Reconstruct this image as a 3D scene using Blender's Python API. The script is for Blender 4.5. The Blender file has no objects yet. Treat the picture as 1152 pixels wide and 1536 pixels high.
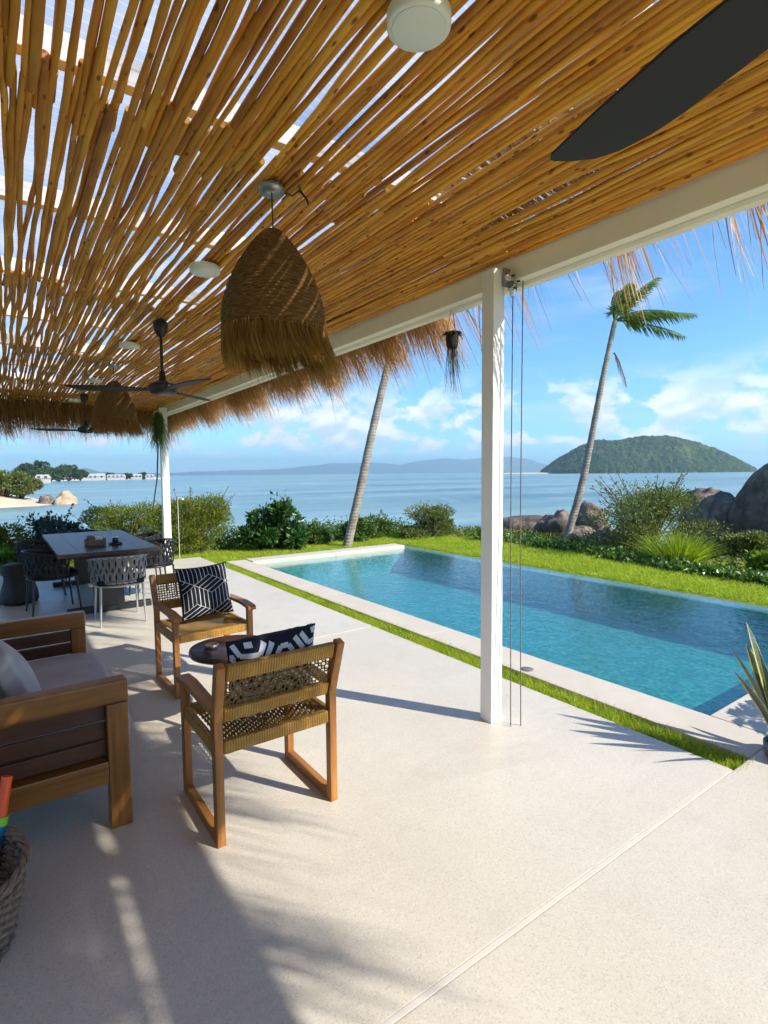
import bpy, bmesh, math, random
import numpy as np
from mathutils import Vector, Matrix, noise as mnoise

rnd = random.Random(7)
rng = np.random.default_rng(11)
R = math.radians
SC = bpy.context.scene
COL = SC.collection

# ------------------------------------------------------------------ camera
cam = bpy.data.cameras.new('camera'); co = bpy.data.objects.new('camera', cam); COL.objects.link(co)
cam.sensor_fit = 'HORIZONTAL'; cam.sensor_width = 36.0; cam.lens = 808.0 / 1152.0 * 36.0
cam.clip_start = 0.02; cam.clip_end = 60000.0
AZ, PITCH, ROLL = R(35.5), R(-4.1), R(0.5)
_F = Vector((math.sin(AZ) * math.cos(PITCH), math.cos(AZ) * math.cos(PITCH), math.sin(PITCH)))
_R = Vector((math.cos(AZ), -math.sin(AZ), 0.0)); _U = _R.cross(_F)
_R2 = _R * math.cos(ROLL) - _U * math.sin(ROLL); _U2 = _R * math.sin(ROLL) + _U * math.cos(ROLL)
co.matrix_world = Matrix(((_R2.x, _U2.x, -_F.x, 0), (_R2.y, _U2.y, -_F.y, 0), (_R2.z, _U2.z, -_F.z, 1.6), (0, 0, 0, 1)))
SC.camera = co

# ------------------------------------------------------------------ sky, sun, exposure
SUN_EL, SUN_AZ = R(34.5), R(148.5)          # azimuth clockwise from +Y
SKY_STRENGTH, SUN_STRENGTH, EXPOSURE = 0.145, 5.0, 0.74
HAZE_DENSITY = 0.00014
world = bpy.data.worlds.new('World'); SC.world = world; world.use_nodes = True
wt = world.node_tree; wt.nodes.clear()
def wn(t, **kw):
    n = wt.nodes.new(t)
    for k, v in kw.items(): setattr(n, k, v)
    return n
def wl(a, b): wt.links.new(a, b)
def wmath(op, a, b=None, c=None, clamp=False):
    n = wn('ShaderNodeMath', operation=op); n.use_clamp = clamp
    for i, v in enumerate((a, b, c)):
        if v is None: continue
        if isinstance(v, (int, float)): n.inputs[i].default_value = v
        else: wl(v, n.inputs[i])
    return n.outputs[0]
def wrange(v, a, b, c, d):
    n = wn('ShaderNodeMapRange'); n.interpolation_type = 'SMOOTHSTEP'
    wl(v, n.inputs[0])
    for i, x in enumerate((a, b, c, d)): n.inputs[i + 1].default_value = x
    return n.outputs[0]
sky = wn('ShaderNodeTexSky', sky_type='NISHITA'); sky.sun_disc = False
sky.sun_elevation = SUN_EL; sky.sun_rotation = SUN_AZ; sky.altitude = 0; sky.air_density = 1.0; sky.dust_density = 0.15; sky.ozone_density = 2.2
tc = wn('ShaderNodeTexCoord'); sep = wn('ShaderNodeSeparateXYZ'); wl(tc.outputs['Generated'], sep.inputs[0])
el = sep.outputs['Z']
mp = wn('ShaderNodeMapping'); mp.inputs['Scale'].default_value = (1.0, 1.0, 1.7); mp.inputs['Location'].default_value = (0.15, 0.95, 0.0)
wl(tc.outputs['Generated'], mp.inputs[0])
n1 = wn('ShaderNodeTexNoise'); n1.inputs['Scale'].default_value = 13.0; n1.inputs['Detail'].default_value = 8; n1.inputs['Roughness'].default_value = 0.58; wl(mp.outputs[0], n1.inputs['Vector'])
n2 = wn('ShaderNodeTexNoise'); n2.inputs['Scale'].default_value = 2.6; n2.inputs['Detail'].default_value = 3; wl(mp.outputs[0], n2.inputs['Vector'])
band = wmath('MULTIPLY', wrange(el, 0.02, 0.055, 0, 1), wrange(el, 0.10, 0.19, 1, 0))
cov = wmath('ADD', wmath('MULTIPLY', n1.outputs[0], 0.62), wmath('MULTIPLY', n2.outputs[0], 0.38))
cum = wmath('MULTIPLY', wrange(cov, 0.452, 0.52, 0, 1), band)
# thin stretched veils a little higher
mp2 = wn('ShaderNodeMapping'); mp2.inputs['Scale'].default_value = (1.0, 1.0, 5.0); mp2.inputs['Location'].default_value = (3.1, 1.7, 0.4); wl(tc.outputs['Generated'], mp2.inputs[0])
n3 = wn('ShaderNodeTexNoise'); n3.inputs['Scale'].default_value = 2.6; n3.inputs['Detail'].default_value = 6; n3.inputs['Roughness'].default_value = 0.55; wl(mp2.outputs[0], n3.inputs['Vector'])
veil = wmath('MULTIPLY', wrange(n3.outputs[0], 0.5, 0.72, 0, 0.45), wmath('MULTIPLY', wrange(el, 0.03, 0.12, 0, 1), wrange(el, 0.2, 0.5, 1, 0.25)))
# shading inside the cumulus: brighter tops, greyer bases
mp3 = wn('ShaderNodeMapping'); mp3.inputs['Scale'].default_value = (1.0, 1.0, 1.7); mp3.inputs['Location'].default_value = (0.15, 0.95, 0.028); wl(tc.outputs['Generated'], mp3.inputs[0])
n4 = wn('ShaderNodeTexNoise'); n4.inputs['Scale'].default_value = 13.0; n4.inputs['Detail'].default_value = 5; wl(mp3.outputs[0], n4.inputs['Vector'])
shade = wrange(wmath('SUBTRACT', n1.outputs[0], n4.outputs[0]), -0.10, 0.14, 0.0, 1.0)
cc = wn('ShaderNodeMix', data_type='RGBA'); wl(shade, cc.inputs['Factor'])
CL = 5.1
cc.inputs['A'].default_value = (0.72 * CL, 0.82 * CL, 0.98 * CL, 1); cc.inputs['B'].default_value = (1.16 * CL, 1.13 * CL, 1.10 * CL, 1)
skt = wn('ShaderNodeMix', data_type='RGBA', blend_type='MULTIPLY'); skt.inputs['Factor'].default_value = 1.0
wl(sky.outputs[0], skt.inputs['A']); skt.inputs['B'].default_value = (0.46, 0.76, 1.06, 1)
m1 = wn('ShaderNodeMix', data_type='RGBA'); wl(veil, m1.inputs['Factor']); wl(skt.outputs['Result'], m1.inputs['A']); m1.inputs['B'].default_value = (0.80 * CL, 0.88 * CL, 0.98 * CL, 1)
m2 = wn('ShaderNodeMix', data_type='RGBA'); wl(wmath('MULTIPLY', cum, 0.9), m2.inputs['Factor']); wl(m1.outputs['Result'], m2.inputs['A']); wl(cc.outputs['Result'], m2.inputs['B'])
bg = wn('ShaderNodeBackground'); bg.inputs['Strength'].default_value = SKY_STRENGTH; wl(m2.outputs['Result'], bg.inputs['Color'])
wo = wn('ShaderNodeOutputWorld'); wl(bg.outputs[0], wo.inputs['Surface'])
sun = bpy.data.lights.new('sun', 'SUN'); sun.energy = SUN_STRENGTH; sun.angle = R(0.55); sun.color = (1.0, 0.945, 0.85)
world.cycles.sampling_method = 'MANUAL'; world.cycles.sample_map_resolution = 512
so = bpy.data.objects.new('sun', sun); COL.objects.link(so)
sdir = Vector((math.sin(SUN_AZ) * math.cos(SUN_EL), math.cos(SUN_AZ) * math.cos(SUN_EL), math.sin(SUN_EL)))
so.rotation_euler = sdir.to_track_quat('Z', 'Y').to_euler(); so.location = sdir * 30
SC.view_settings.view_transform = 'Standard'; SC.view_settings.look = 'None'; SC.view_settings.exposure = EXPOSURE; SC.view_settings.gamma = 1.0
SC.view_settings.use_curve_mapping = False
SC.render.engine = 'CYCLES'
cy = SC.cycles
cy.use_denoising = True; cy.max_bounces = 7; cy.diffuse_bounces = 4; cy.glossy_bounces = 4; cy.transmission_bounces = 6; cy.transparent_max_bounces = 24; cy.volume_bounces = 0
cy.use_adaptive_sampling = True; cy.adaptive_threshold = 0.05; cy.time_limit = 1000; cy.sample_clamp_indirect = 8.0; cy.caustics_reflective = False; cy.caustics_refractive = False

# ------------------------------------------------------------------ helpers: meshes
class MB:
    """collects shapes; build() links them as ONE mesh object"""
    def __init__(s): s.v = []; s.f = []; s.sm = []
    def add(s, vs, fs, smooth=False):
        o = len(s.v); s.v += [tuple(p) for p in vs]; s.f += [tuple(i + o for i in f) for f in fs]; s.sm += [smooth] * len(fs); return s
    def box(s, a, b, bev=0.0, M=None):
        (x0, y0, z0), (x1, y1, z1) = a, b
        if bev <= 0:
            vs = [(x, y, z) for z in (z0, z1) for y in (y0, y1) for x in (x0, x1)]
            fs = [(0, 2, 3, 1), (4, 5, 7, 6), (0, 1, 5, 4), (2, 6, 7, 3), (0, 4, 6, 2), (1, 3, 7, 5)]
            if M: vs = [M @ Vector(p) for p in vs]
            return s.add(vs, fs)
        bm = bmesh.new(); bmesh.ops.create_cube(bm, size=1.0)
        for v in bm.verts: v.co = Vector(((x0 + x1) / 2 + v.co.x * (x1 - x0), (y0 + y1) / 2 + v.co.y * (y1 - y0), (z0 + z1) / 2 + v.co.z * (z1 - z0)))
        bmesh.ops.bevel(bm, geom=list(bm.edges), offset=min(bev, 0.45 * min(abs(x1 - x0), abs(y1 - y0), abs(z1 - z0))), segments=2, affect='EDGES', profile=0.6)
        bm.verts.index_update()
        vs = [(M @ v.co) if M else v.co.copy() for v in bm.verts]; fs = [[v.index for v in f.verts] for f in bm.faces]
        bm.free(); return s.add(vs, fs)
    def bar(s, p, q, w, t, up=(0, 0, 1), bev=0.004):
        """box of section w (sideways) x t (along up) from p to q"""
        p, q = Vector(p), Vector(q); d = q - p; L = d.length; y = d.normalized(); x = y.cross(Vector(up)).normalized(); z = x.cross(y)
        M = Matrix(((x.x, y.x, z.x, p.x), (x.y, y.y, z.y, p.y), (x.z, y.z, z.z, p.z), (0, 0, 0, 1)))
        return s.box((-w / 2, 0, -t / 2), (w / 2, L, t / 2), bev, M)
    def tube(s, pts, rad, n=8, cap=True, smooth=True):
        pts = [Vector(p) for p in pts]; m = len(pts)
        rad = [rad] * m if isinstance(rad, (int, float)) else rad
        vs = []; fs = []; prev = None
        for i, p in enumerate(pts):
            d = (pts[min(i + 1, m - 1)] - pts[max(i - 1, 0)]).normalized()
            if prev is None: a = d.orthogonal().normalized()
            else:
                a = prev - d * prev.dot(d)
                a = a.normalized() if a.length > 1e-6 else d.orthogonal().normalized()
            prev = a; b = d.cross(a)
            for k in range(n):
                t = 2 * math.pi * k / n; vs.append(p + (a * math.cos(t) + b * math.sin(t)) * rad[i])
        for i in range(m - 1):
            for k in range(n): fs.append((i * n + k, i * n + (k + 1) % n, (i + 1) * n + (k + 1) % n, (i + 1) * n + k))
        s.add(vs, fs, smooth)
        if cap: s.add(vs[:n], [tuple(reversed(range(n)))]); s.add(vs[-n:], [tuple(range(n))])
        return s
    def lathe(s, prof, n=32, c=(0, 0, 0), smooth=True, fn=None):
        vs = []; fs = []
        for i, (r, z) in enumerate(prof):
            for k in range(n):
                t = 2 * math.pi * k / n; rr = r * (fn(t, i) if fn else 1.0)
                vs.append((c[0] + rr * math.cos(t), c[1] + rr * math.sin(t), c[2] + z))
        for i in range(len(prof) - 1):
            for k in range(n): fs.append((i * n + k, i * n + (k + 1) % n, (i + 1) * n + (k + 1) % n, (i + 1) * n + k))
        return s.add(vs, fs, smooth)
    def prism(s, poly, z0, z1):
        n = len(poly); vs = [(x, y, z0) for x, y in poly] + [(x, y, z1) for x, y in poly]
        return s.add(vs, [tuple(reversed(range(n))), tuple(range(n, 2 * n))] + [(i, (i + 1) % n, n + (i + 1) % n, n + i) for i in range(n)])
    def strip(s, L, Rr):
        n = len(L); vs = list(L) + list(Rr)
        return s.add(vs, [(i, i + 1, n + i + 1, n + i) for i in range(n - 1)], True)
    def build(s, name, mat, parent=None):
        me = bpy.data.meshes.new(name); me.from_pydata([tuple(p) for p in s.v], [], s.f)
        me.polygons.foreach_set('use_smooth', s.sm); me.materials.append(mat); me.update()
        return link(bpy.data.objects.new(name, me), parent)
def link(o, parent=None):
    COL.objects.link(o)
    if parent: o.parent = parent
    return o
def npmesh(name, V, F, mat, parent=None, smooth=False):
    """V (n,3), F (m,k) numpy -> object"""
    V = np.ascontiguousarray(V, dtype=np.float32); F = np.ascontiguousarray(F, dtype=np.int32)
    me = bpy.data.meshes.new(name); k = F.shape[1]
    me.vertices.add(len(V)); me.vertices.foreach_set('co', V.ravel())
    me.loops.add(F.size); me.loops.foreach_set('vertex_index', F.ravel())
    me.polygons.add(len(F)); me.polygons.foreach_set('loop_start', np.arange(0, F.size, k, dtype=np.int32))
    try: me.polygons.foreach_set('loop_total', np.full(len(F), k, dtype=np.int32))
    except Exception: pass
    me.polygons.foreach_set('use_smooth', np.full(len(F), smooth, dtype=bool))
    me.materials.append(mat); me.update(calc_edges=True); me.validate()
    return link(bpy.data.objects.new(name, me), parent)
def empty(name, loc=(0, 0, 0), rz=0.0):
    o = bpy.data.objects.new(name, None); COL.objects.link(o); o.location = loc; o.rotation_euler = (0, 0, rz); o.empty_display_size = 0.1; return o
def tag(o, label, cat, group=None):
    o['label'] = label; o['category'] = cat
    if group: o['group'] = group
    return o
def structure(o, kind='structure'): o['kind'] = kind; return o
def copy_tree(o, parent=None):
    c = o.copy(); COL.objects.link(c)
    if parent: c.parent = parent
    for ch in list(o.children): copy_tree(ch, c)
    return c

# ------------------------------------------------------------------ helpers: materials
class NT:
    def __init__(s, name):
        s.m = bpy.data.materials.new(name); s.m.use_nodes = True; s.t = s.m.node_tree; s.t.nodes.clear()
        s.out = s.n('ShaderNodeOutputMaterial')
    def n(s, t, **kw):
        n = s.t.nodes.new(t)
        for k, v in kw.items():
            setattr(n, k, v)
        return n
    def l(s, a, b): s.t.links.new(a, b)
    def inp(s, node, **kw):
        for k, v in kw.items():
            k = k.replace('_', ' ')
            if hasattr(v, 'is_output'): s.l(v, node.inputs[k])
            else: node.inputs[k].default_value = v
        return node
    def coord(s, kind='Object', scale=(1, 1, 1), rand=False):
        tc = s.n('ShaderNodeTexCoord'); mp = s.n('ShaderNodeMapping'); mp.inputs['Scale'].default_value = scale
        s.l(tc.outputs[kind], mp.inputs[0])
        if rand:
            oi = s.n('ShaderNodeObjectInfo'); mu = s.n('ShaderNodeVectorMath', operation='SCALE'); mu.inputs[0].default_value = (13.1, 7.7, 17.3)
            s.l(oi.outputs['Random'], mu.inputs['Scale']); ad = s.n('ShaderNodeVectorMath', operation='ADD'); s.l(mp.outputs[0], ad.inputs[0]); s.l(mu.outputs[0], ad.inputs[1]); return ad.outputs[0]
        return mp.outputs[0]
    def noise(s, vec, scale, detail=3, rough=0.55, dist=0.0):
        n = s.n('ShaderNodeTexNoise'); n.inputs['Scale'].default_value = scale; n.inputs['Detail'].default_value = detail; n.inputs['Roughness'].default_value = rough; n.inputs['Distortion'].default_value = dist
        s.l(vec, n.inputs['Vector']); return n.outputs[0]
    def voro(s, vec, scale, feature='F1', out='Distance', rnd_=1.0):
        n = s.n('ShaderNodeTexVoronoi', feature=feature); n.inputs['Scale'].default_value = scale; n.inputs['Randomness'].default_value = rnd_; s.l(vec, n.inputs['Vector']); return n.outputs[out]
    def ramp(s, fac, stops, interp='LINEAR'):
        n = s.n('ShaderNodeValToRGB'); n.color_ramp.interpolation = interp; e = n.color_ramp.elements
        while len(e) < len(stops): e.new(0.5)
        for i, (p, c) in enumerate(stops):
            e[i].position = p; e[i].color = (c, c, c, 1) if isinstance(c, (int, float)) else (*c, 1)
        s.l(fac, n.inputs[0]); return n.outputs[0]
    def mix(s, f, a, b, mode='MIX'):
        n = s.n('ShaderNodeMix', data_type='RGBA', blend_type=mode)
        for k, v in (('Factor', f), ('A', a), ('B', b)):
            if hasattr(v, 'is_output'): s.l(v, n.inputs[k])
            elif isinstance(v, (int, float)): n.inputs[k].default_value = v
            else: n.inputs[k].default_value = (*v, 1)
        return n.outputs['Result']
    def math(s, op, a, b=0.0):
        n = s.n('ShaderNodeMath', operation=op)
        for i, v in enumerate((a, b)):
            if hasattr(v, 'is_output'): s.l(v, n.inputs[i])
            else: n.inputs[i].default_value = v
        return n.outputs[0]
    def bump(s, h, strength=0.3, dist=0.01):
        n = s.n('ShaderNodeBump'); n.inputs['Strength'].default_value = strength; n.inputs['Distance'].default_value = dist; s.l(h, n.inputs['Height']); return n.outputs[0]
    def pbr(s, color, rough=0.5, normal=None, metal=0.0, spec=0.5, **kw):
        b = s.n('ShaderNodeBsdfPrincipled')
        if hasattr(color, 'is_output'): s.l(color, b.inputs['Base Color'])
        else: b.inputs['Base Color'].default_value = (*color, 1)
        if hasattr(rough, 'is_output'): s.l(rough, b.inputs['Roughness'])
        else: b.inputs['Roughness'].default_value = rough
        b.inputs['Metallic'].default_value = metal; b.inputs['Specular IOR Level'].default_value = spec
        if normal is not None: s.l(normal, b.inputs['Normal'])
        for k, v in kw.items(): b.inputs[k.replace('_', ' ')].default_value = v
        return b.outputs[0]
    def done(s, sh): s.l(sh, s.out.inputs['Surface']); return s.m

def mat_simple(name, c, rough=0.5, var=0.12, scale=12.0, bump=0.15, metal=0.0, spec=0.5):
    t = NT(name); v = t.coord('Object', rand=True); n = t.noise(v, scale, 5)
    c0 = tuple(x * (1 - var) for x in c); c1 = tuple(min(1, x * (1 + var)) for x in c)
    return t.done(t.pbr(t.ramp(n, [(0.3, c0), (0.7, c1)]), rough, t.bump(t.noise(v, scale * 5, 3), bump, 0.004), metal, spec))
def mat_wood(name, dark, mid, light, axis, rough=0.42, spec=0.45):
    sc = [26.0, 26.0, 26.0]; sc[axis] = 1.6
    t = NT(name); v = t.coord('Object', sc, rand=True); n = t.noise(v, 1.0, 6, 0.6, 0.6); f = t.noise(v, 5.0, 3)
    col = t.ramp(n, [(0.25, dark), (0.5, mid), (0.75, light)])
    big = t.noise(t.coord('Object', rand=True), 3.0, 2)
    col = t.mix(t.ramp(big, [(0.35, 0.0), (0.7, 0.35)]), col, dark)
    return t.done(t.pbr(col, rough, t.bump(t.mix(0.4, n, f), 0.25, 0.003), 0, spec))
def mat_leaf(name, cols, rough=0.45, trans=0.35, spec=0.4):
    t = NT(name); g = t.n('ShaderNodeNewGeometry'); rp = g.outputs['Random Per Island']
    k = len(cols); col = t.ramp(rp, [(i / max(1, k - 1), c) for i, c in enumerate(cols)])
    n = t.noise(t.coord('Object'), 2.2, 2); col = t.mix(t.ramp(n, [(0.35, 0.0), (0.65, 0.45)]), col, cols[0])
    p = t.pbr(col, rough, None, 0, spec); tr = t.n('ShaderNodeBsdfTranslucent')
    tcol = t.mix(1.0, col, (1.3, 1.35, 0.55), 'MULTIPLY'); t.l(tcol, tr.inputs['Color'])
    mx = t.n('ShaderNodeMixShader'); mx.inputs[0].default_value = trans; t.l(p, mx.inputs[1]); t.l(tr.outputs[0], mx.inputs[2])
    return t.done(mx.outputs[0])
# ------------------------------------------------------------------ materials
def m_terrace():
    t = NT('terrace_wash'); v = t.coord('Object')
    big = t.noise(v, 0.9, 4); mid = t.noise(v, 7.0, 4); pe = t.voro(v, 210.0, out='Color'); sp = t.noise(v, 260.0, 2)
    col = t.ramp(big, [(0.3, (0.575, 0.525, 0.425)), (0.7, (0.64, 0.59, 0.485))])
    col = t.mix(t.ramp(mid, [(0.35, 0.0), (0.75, 0.35)]), col, (0.54, 0.49, 0.395))
    pg = t.n('ShaderNodeSeparateColor'); t.l(pe, pg.inputs[0])
    col = t.mix(t.ramp(pg.outputs[0], [(0.0, 0.38), (0.16, 0.16), (0.3, 0.0)]), col, (0.30, 0.25, 0.19))
    col = t.mix(t.ramp(pg.outputs[1], [(0.8, 0.0), (0.95, 0.28)]), col, (0.80, 0.76, 0.68))
    st = t.noise(v, 2.6, 6, 0.7); col = t.mix(t.ramp(st, [(0.56, 0.0), (0.74, 0.28)]), col, (0.42, 0.37, 0.29)); st2 = t.noise(t.coord('Object', (0.5, 1.4, 1)), 1.1, 7, 0.75, 1.2); col = t.mix(t.ramp(st2, [(0.55, 0.0), (0.58, 0.13), (0.66, 0.05)]), col, (0.40, 0.35, 0.28)); sp2 = t.voro(v, 9.0); col = t.mix(t.ramp(sp2, [(0.018, 0.5), (0.032, 0.0)]), col, (0.25, 0.20, 0.15))
    rg = t.ramp(t.noise(v, 3.0, 4), [(0.3, 0.30), (0.7, 0.46)])
    return t.done(t.pbr(col, rg, t.bump(t.mix(0.5, sp, pe), 0.10, 0.002), 0, 0.5))
M_TERRACE = m_terrace()
M_COPING = mat_simple('pool_coping', (0.56, 0.50, 0.41), 0.7, 0.06, 3.0, 0.25)
M_JOINT = mat_simple('joint_filler', (0.62, 0.57, 0.49), 0.6, 0.06, 8.0, 0.2)
M_WHITE = mat_simple('white_paint', (0.82, 0.81, 0.78), 0.42, 0.03, 4.0, 0.06)
M_BEAM = mat_simple('cream_paint', (0.86, 0.80, 0.66), 0.5, 0.04, 4.0, 0.06)
M_PLASTER = mat_simple('plaster', (0.62, 0.58, 0.52), 0.8, 0.05, 2.0, 0.3)
M_BLACK = mat_simple('black_metal', (0.016, 0.017, 0.018), 0.42, 0.2, 10, 0.05)
M_BLADE = mat_simple('fan_blade_charcoal', (0.007, 0.0085, 0.008), 0.65, 0.12, 6, 0.05)
M_GREYMETAL = mat_simple('grey_metal', (0.33, 0.33, 0.33), 0.35, 0.1, 10, 0.05, 0.8)
M_CHROME = mat_simple('chrome', (0.7, 0.7, 0.72), 0.18, 0.05, 8, 0.02, 1.0)
M_LAMP = mat_simple('lamp_plastic', (0.78, 0.79, 0.74), 0.4, 0.03, 4, 0.02)
M_LAMPGLASS = mat_simple('lamp_diffuser', (0.70, 0.73, 0.66), 0.3, 0.03, 4, 0.02)
TEAK = ((0.15, 0.05, 0.010), (0.33, 0.13, 0.026), (0.46, 0.20, 0.042))
M_TEAK = [mat_wood('teak_%s' % a, *TEAK, i) for i, a in enumerate('xyz')]
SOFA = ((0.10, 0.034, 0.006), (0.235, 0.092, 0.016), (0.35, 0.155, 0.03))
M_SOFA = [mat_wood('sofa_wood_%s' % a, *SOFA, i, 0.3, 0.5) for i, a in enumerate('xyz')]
M_SOFASLAT_SHADED = mat_wood('sofa_slat_wood_shaded', (0.035, 0.010, 0.004), (0.07, 0.022, 0.007), (0.11, 0.04, 0.012), 0)  # sofa wood darkened: shade inside the arms put into the slat colour
M_TABLETOP = mat_wood('dark_table_top', (0.020, 0.014, 0.012), (0.040, 0.028, 0.024), (0.065, 0.046, 0.038), 1, 0.38, 0.42)
M_TABLEEDGE = mat_wood('table_edge', (0.06, 0.025, 0.012), (0.11, 0.05, 0.026), (0.16, 0.08, 0.04), 0, 0.4)
M_SIDETOP = mat_wood('side_table_top', (0.030, 0.013, 0.009), (0.060, 0.026, 0.018), (0.095, 0.042, 0.028), 0, 0.28)
def m_cord(name, c, sc=400.0):
    t = NT(name); v = t.coord('Object', rand=True); n = t.noise(v, sc, 2); g = t.n('ShaderNodeNewGeometry')
    col = t.mix(g.outputs['Random Per Island'], tuple(x * 0.75 for x in c), tuple(min(1, x * 1.2) for x in c)); col = t.mix(t.ramp(n, [(0.3, 0.35), (0.6, 0.0)]), col, tuple(x * 0.5 for x in c))
    return t.done(t.pbr(col, 0.7, t.bump(n, 0.4, 0.002), 0, 0.3))
M_CORDSEAT = m_cord('golden_cord', (0.44, 0.27, 0.07))
M_CORD_SHADED = m_cord('tan_cord_shaded', (0.30, 0.18, 0.055))  # back weave cord, its colour darkened for the shade behind the chair
def m_wrap():
    t = NT('cord_wrapping'); v = t.coord('Object'); w = t.n('ShaderNodeTexWave', wave_type='BANDS', bands_direction='X'); w.inputs['Scale'].default_value = 26.0; w.inputs['Distortion'].default_value = 0.8; t.l(v, w.inputs['Vector']); n = t.noise(v, 18.0, 3)
    col = t.ramp(n, [(0.3, (0.29, 0.145, 0.022)), (0.7, (0.45, 0.25, 0.045))]); col = t.mix(t.ramp(w.outputs[0], [(0.0, 0.5), (0.3, 0.0)]), col, (0.13, 0.06, 0.012))
    return t.done(t.pbr(col, 0.55, t.bump(w.outputs[0], 0.5, 0.004), 0, 0.35))
M_CORDWRAP = m_wrap()
M_ROPEGREY = m_cord('grey_rope', (0.20, 0.20, 0.19), 250.0)
M_ROPEDARK = m_cord('charcoal_rope', (0.018, 0.019, 0.021), 250.0)
def m_fabric(name, c, sc=500.0, rough=0.9, var=0.08):
    t = NT(name); v = t.coord('Object'); w = t.noise(v, sc, 2); b = t.noise(v, 6.0, 4)
    col = t.mix(t.ramp(b, [(0.35, 0.0), (0.7, 1.0)]), tuple(x * (1 - var) for x in c), tuple(min(1, x * (1 + var)) for x in c))
    return t.done(t.pbr(col, rough, t.bump(t.mix(0.6, w, b), 0.35, 0.004), 0, 0.25))
M_GREYFAB = m_fabric('grey_upholstery', (0.40, 0.385, 0.365))
M_NAVY = m_fabric('navy_fabric', (0.010, 0.014, 0.026))
M_BLACKFAB = m_fabric('black_fabric', (0.011, 0.013, 0.019))
M_LINE = m_fabric('white_embroidery', (0.74, 0.74, 0.74))
M_LINE2 = m_fabric('pale_print', (0.60, 0.62, 0.66))
def m_pole():
    t = NT('eucalyptus_pole'); oi = t.n('ShaderNodeObjectInfo'); v = t.coord('Object', (1, 1, 1), True); vs = t.coord('Object', (30, 2.0, 30), True)
    base = t.ramp(oi.outputs['Random'], [(0.0, (0.36, 0.125, 0.012)), (0.2, (0.60, 0.235, 0.014)), (0.45, (0.74, 0.32, 0.020)), (0.65, (0.62, 0.25, 0.022)), (0.85, (0.78, 0.40, 0.050)), (1.0, (0.44, 0.16, 0.024))])
    gr = t.noise(vs, 1.0, 5, 0.6, 0.4)
    col = t.mix(t.ramp(gr, [(0.3, 0.5), (0.62, 0.0)]), base, (0.22, 0.075, 0.012))
    col = t.mix(t.ramp(t.noise(v, 3.5, 3), [(0.45, 0.0), (0.72, 0.4)]), col, (0.82, 0.46, 0.050))
    col = t.mix(t.ramp(t.noise(v, 2.1, 2), [(0.52, 0.0), (0.75, 0.55)]), col, (0.30, 0.10, 0.02))
    kv = t.coord('Object', (24, 9.5, 24), True); kn = t.voro(kv, 1.0)
    col = t.mix(t.ramp(kn, [(0.11, 0.85), (0.20, 0.0)]), col, (0.11, 0.030, 0.008))
    h = t.mix(0.5, gr, kn)
    return t.done(t.pbr(col, 0.58, t.bump(h, 0.5, 0.006), 0, 0.3))
M_POLE = m_pole()
def m_thatch(name, cols, trans=0.3):
    t = NT(name); g = t.n('ShaderNodeNewGeometry'); rp = g.outputs['Random Per Island']; k = len(cols)
    col = t.ramp(rp, [(i / (k - 1), c) for i, c in enumerate(cols)])
    p = t.pbr(col, 0.75, None, 0, 0.25); tr = t.n('ShaderNodeBsdfTranslucent'); t.l(col, tr.inputs['Color'])
    mx = t.n('ShaderNodeMixShader'); mx.inputs[0].default_value = trans; t.l(p, mx.inputs[1]); t.l(tr.outputs[0], mx.inputs[2]); return t.done(mx.outputs[0])
M_THATCH = m_thatch('thatch', [(0.30, 0.14, 0.045), (0.50, 0.28, 0.09), (0.62, 0.38, 0.14), (0.74, 0.50, 0.25), (0.46, 0.22, 0.08)], 0.6)
M_RAFFIA = m_thatch('raffia', [(0.24, 0.12, 0.028), (0.40, 0.22, 0.055), (0.52, 0.31, 0.085), (0.32, 0.16, 0.04)], 0.5)
def m_sheet():
    t = NT('translucent_roof_sheet'); v = t.coord('Object'); n = t.noise(v, 1.3, 3); lines = t.n('ShaderNodeTexWave', wave_type='BANDS', bands_direction='Y'); lines.inputs['Scale'].default_value = 5.0; t.l(v, lines.inputs['Vector'])
    tp = t.n('ShaderNodeBsdfTransparent'); tp.inputs['Color'].default_value = (0.94, 0.97, 1, 1)
    tr = t.n('ShaderNodeBsdfTranslucent'); tr.inputs['Color'].default_value = (0.50, 0.51, 0.51, 1)
    f = t.math('ADD', t.ramp(n, [(0.38, 0.24), (0.62, 0.85)]), t.ramp(lines.outputs[0], [(0.9, 0.0), (1.0, 0.2)])); mx = t.n('ShaderNodeMixShader'); t.l(f, mx.inputs[0]); t.l(tp.outputs[0], mx.inputs[1]); t.l(tr.outputs[0], mx.inputs[2])
    return t.done(mx.outputs[0])
M_SHEET = m_sheet()
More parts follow.
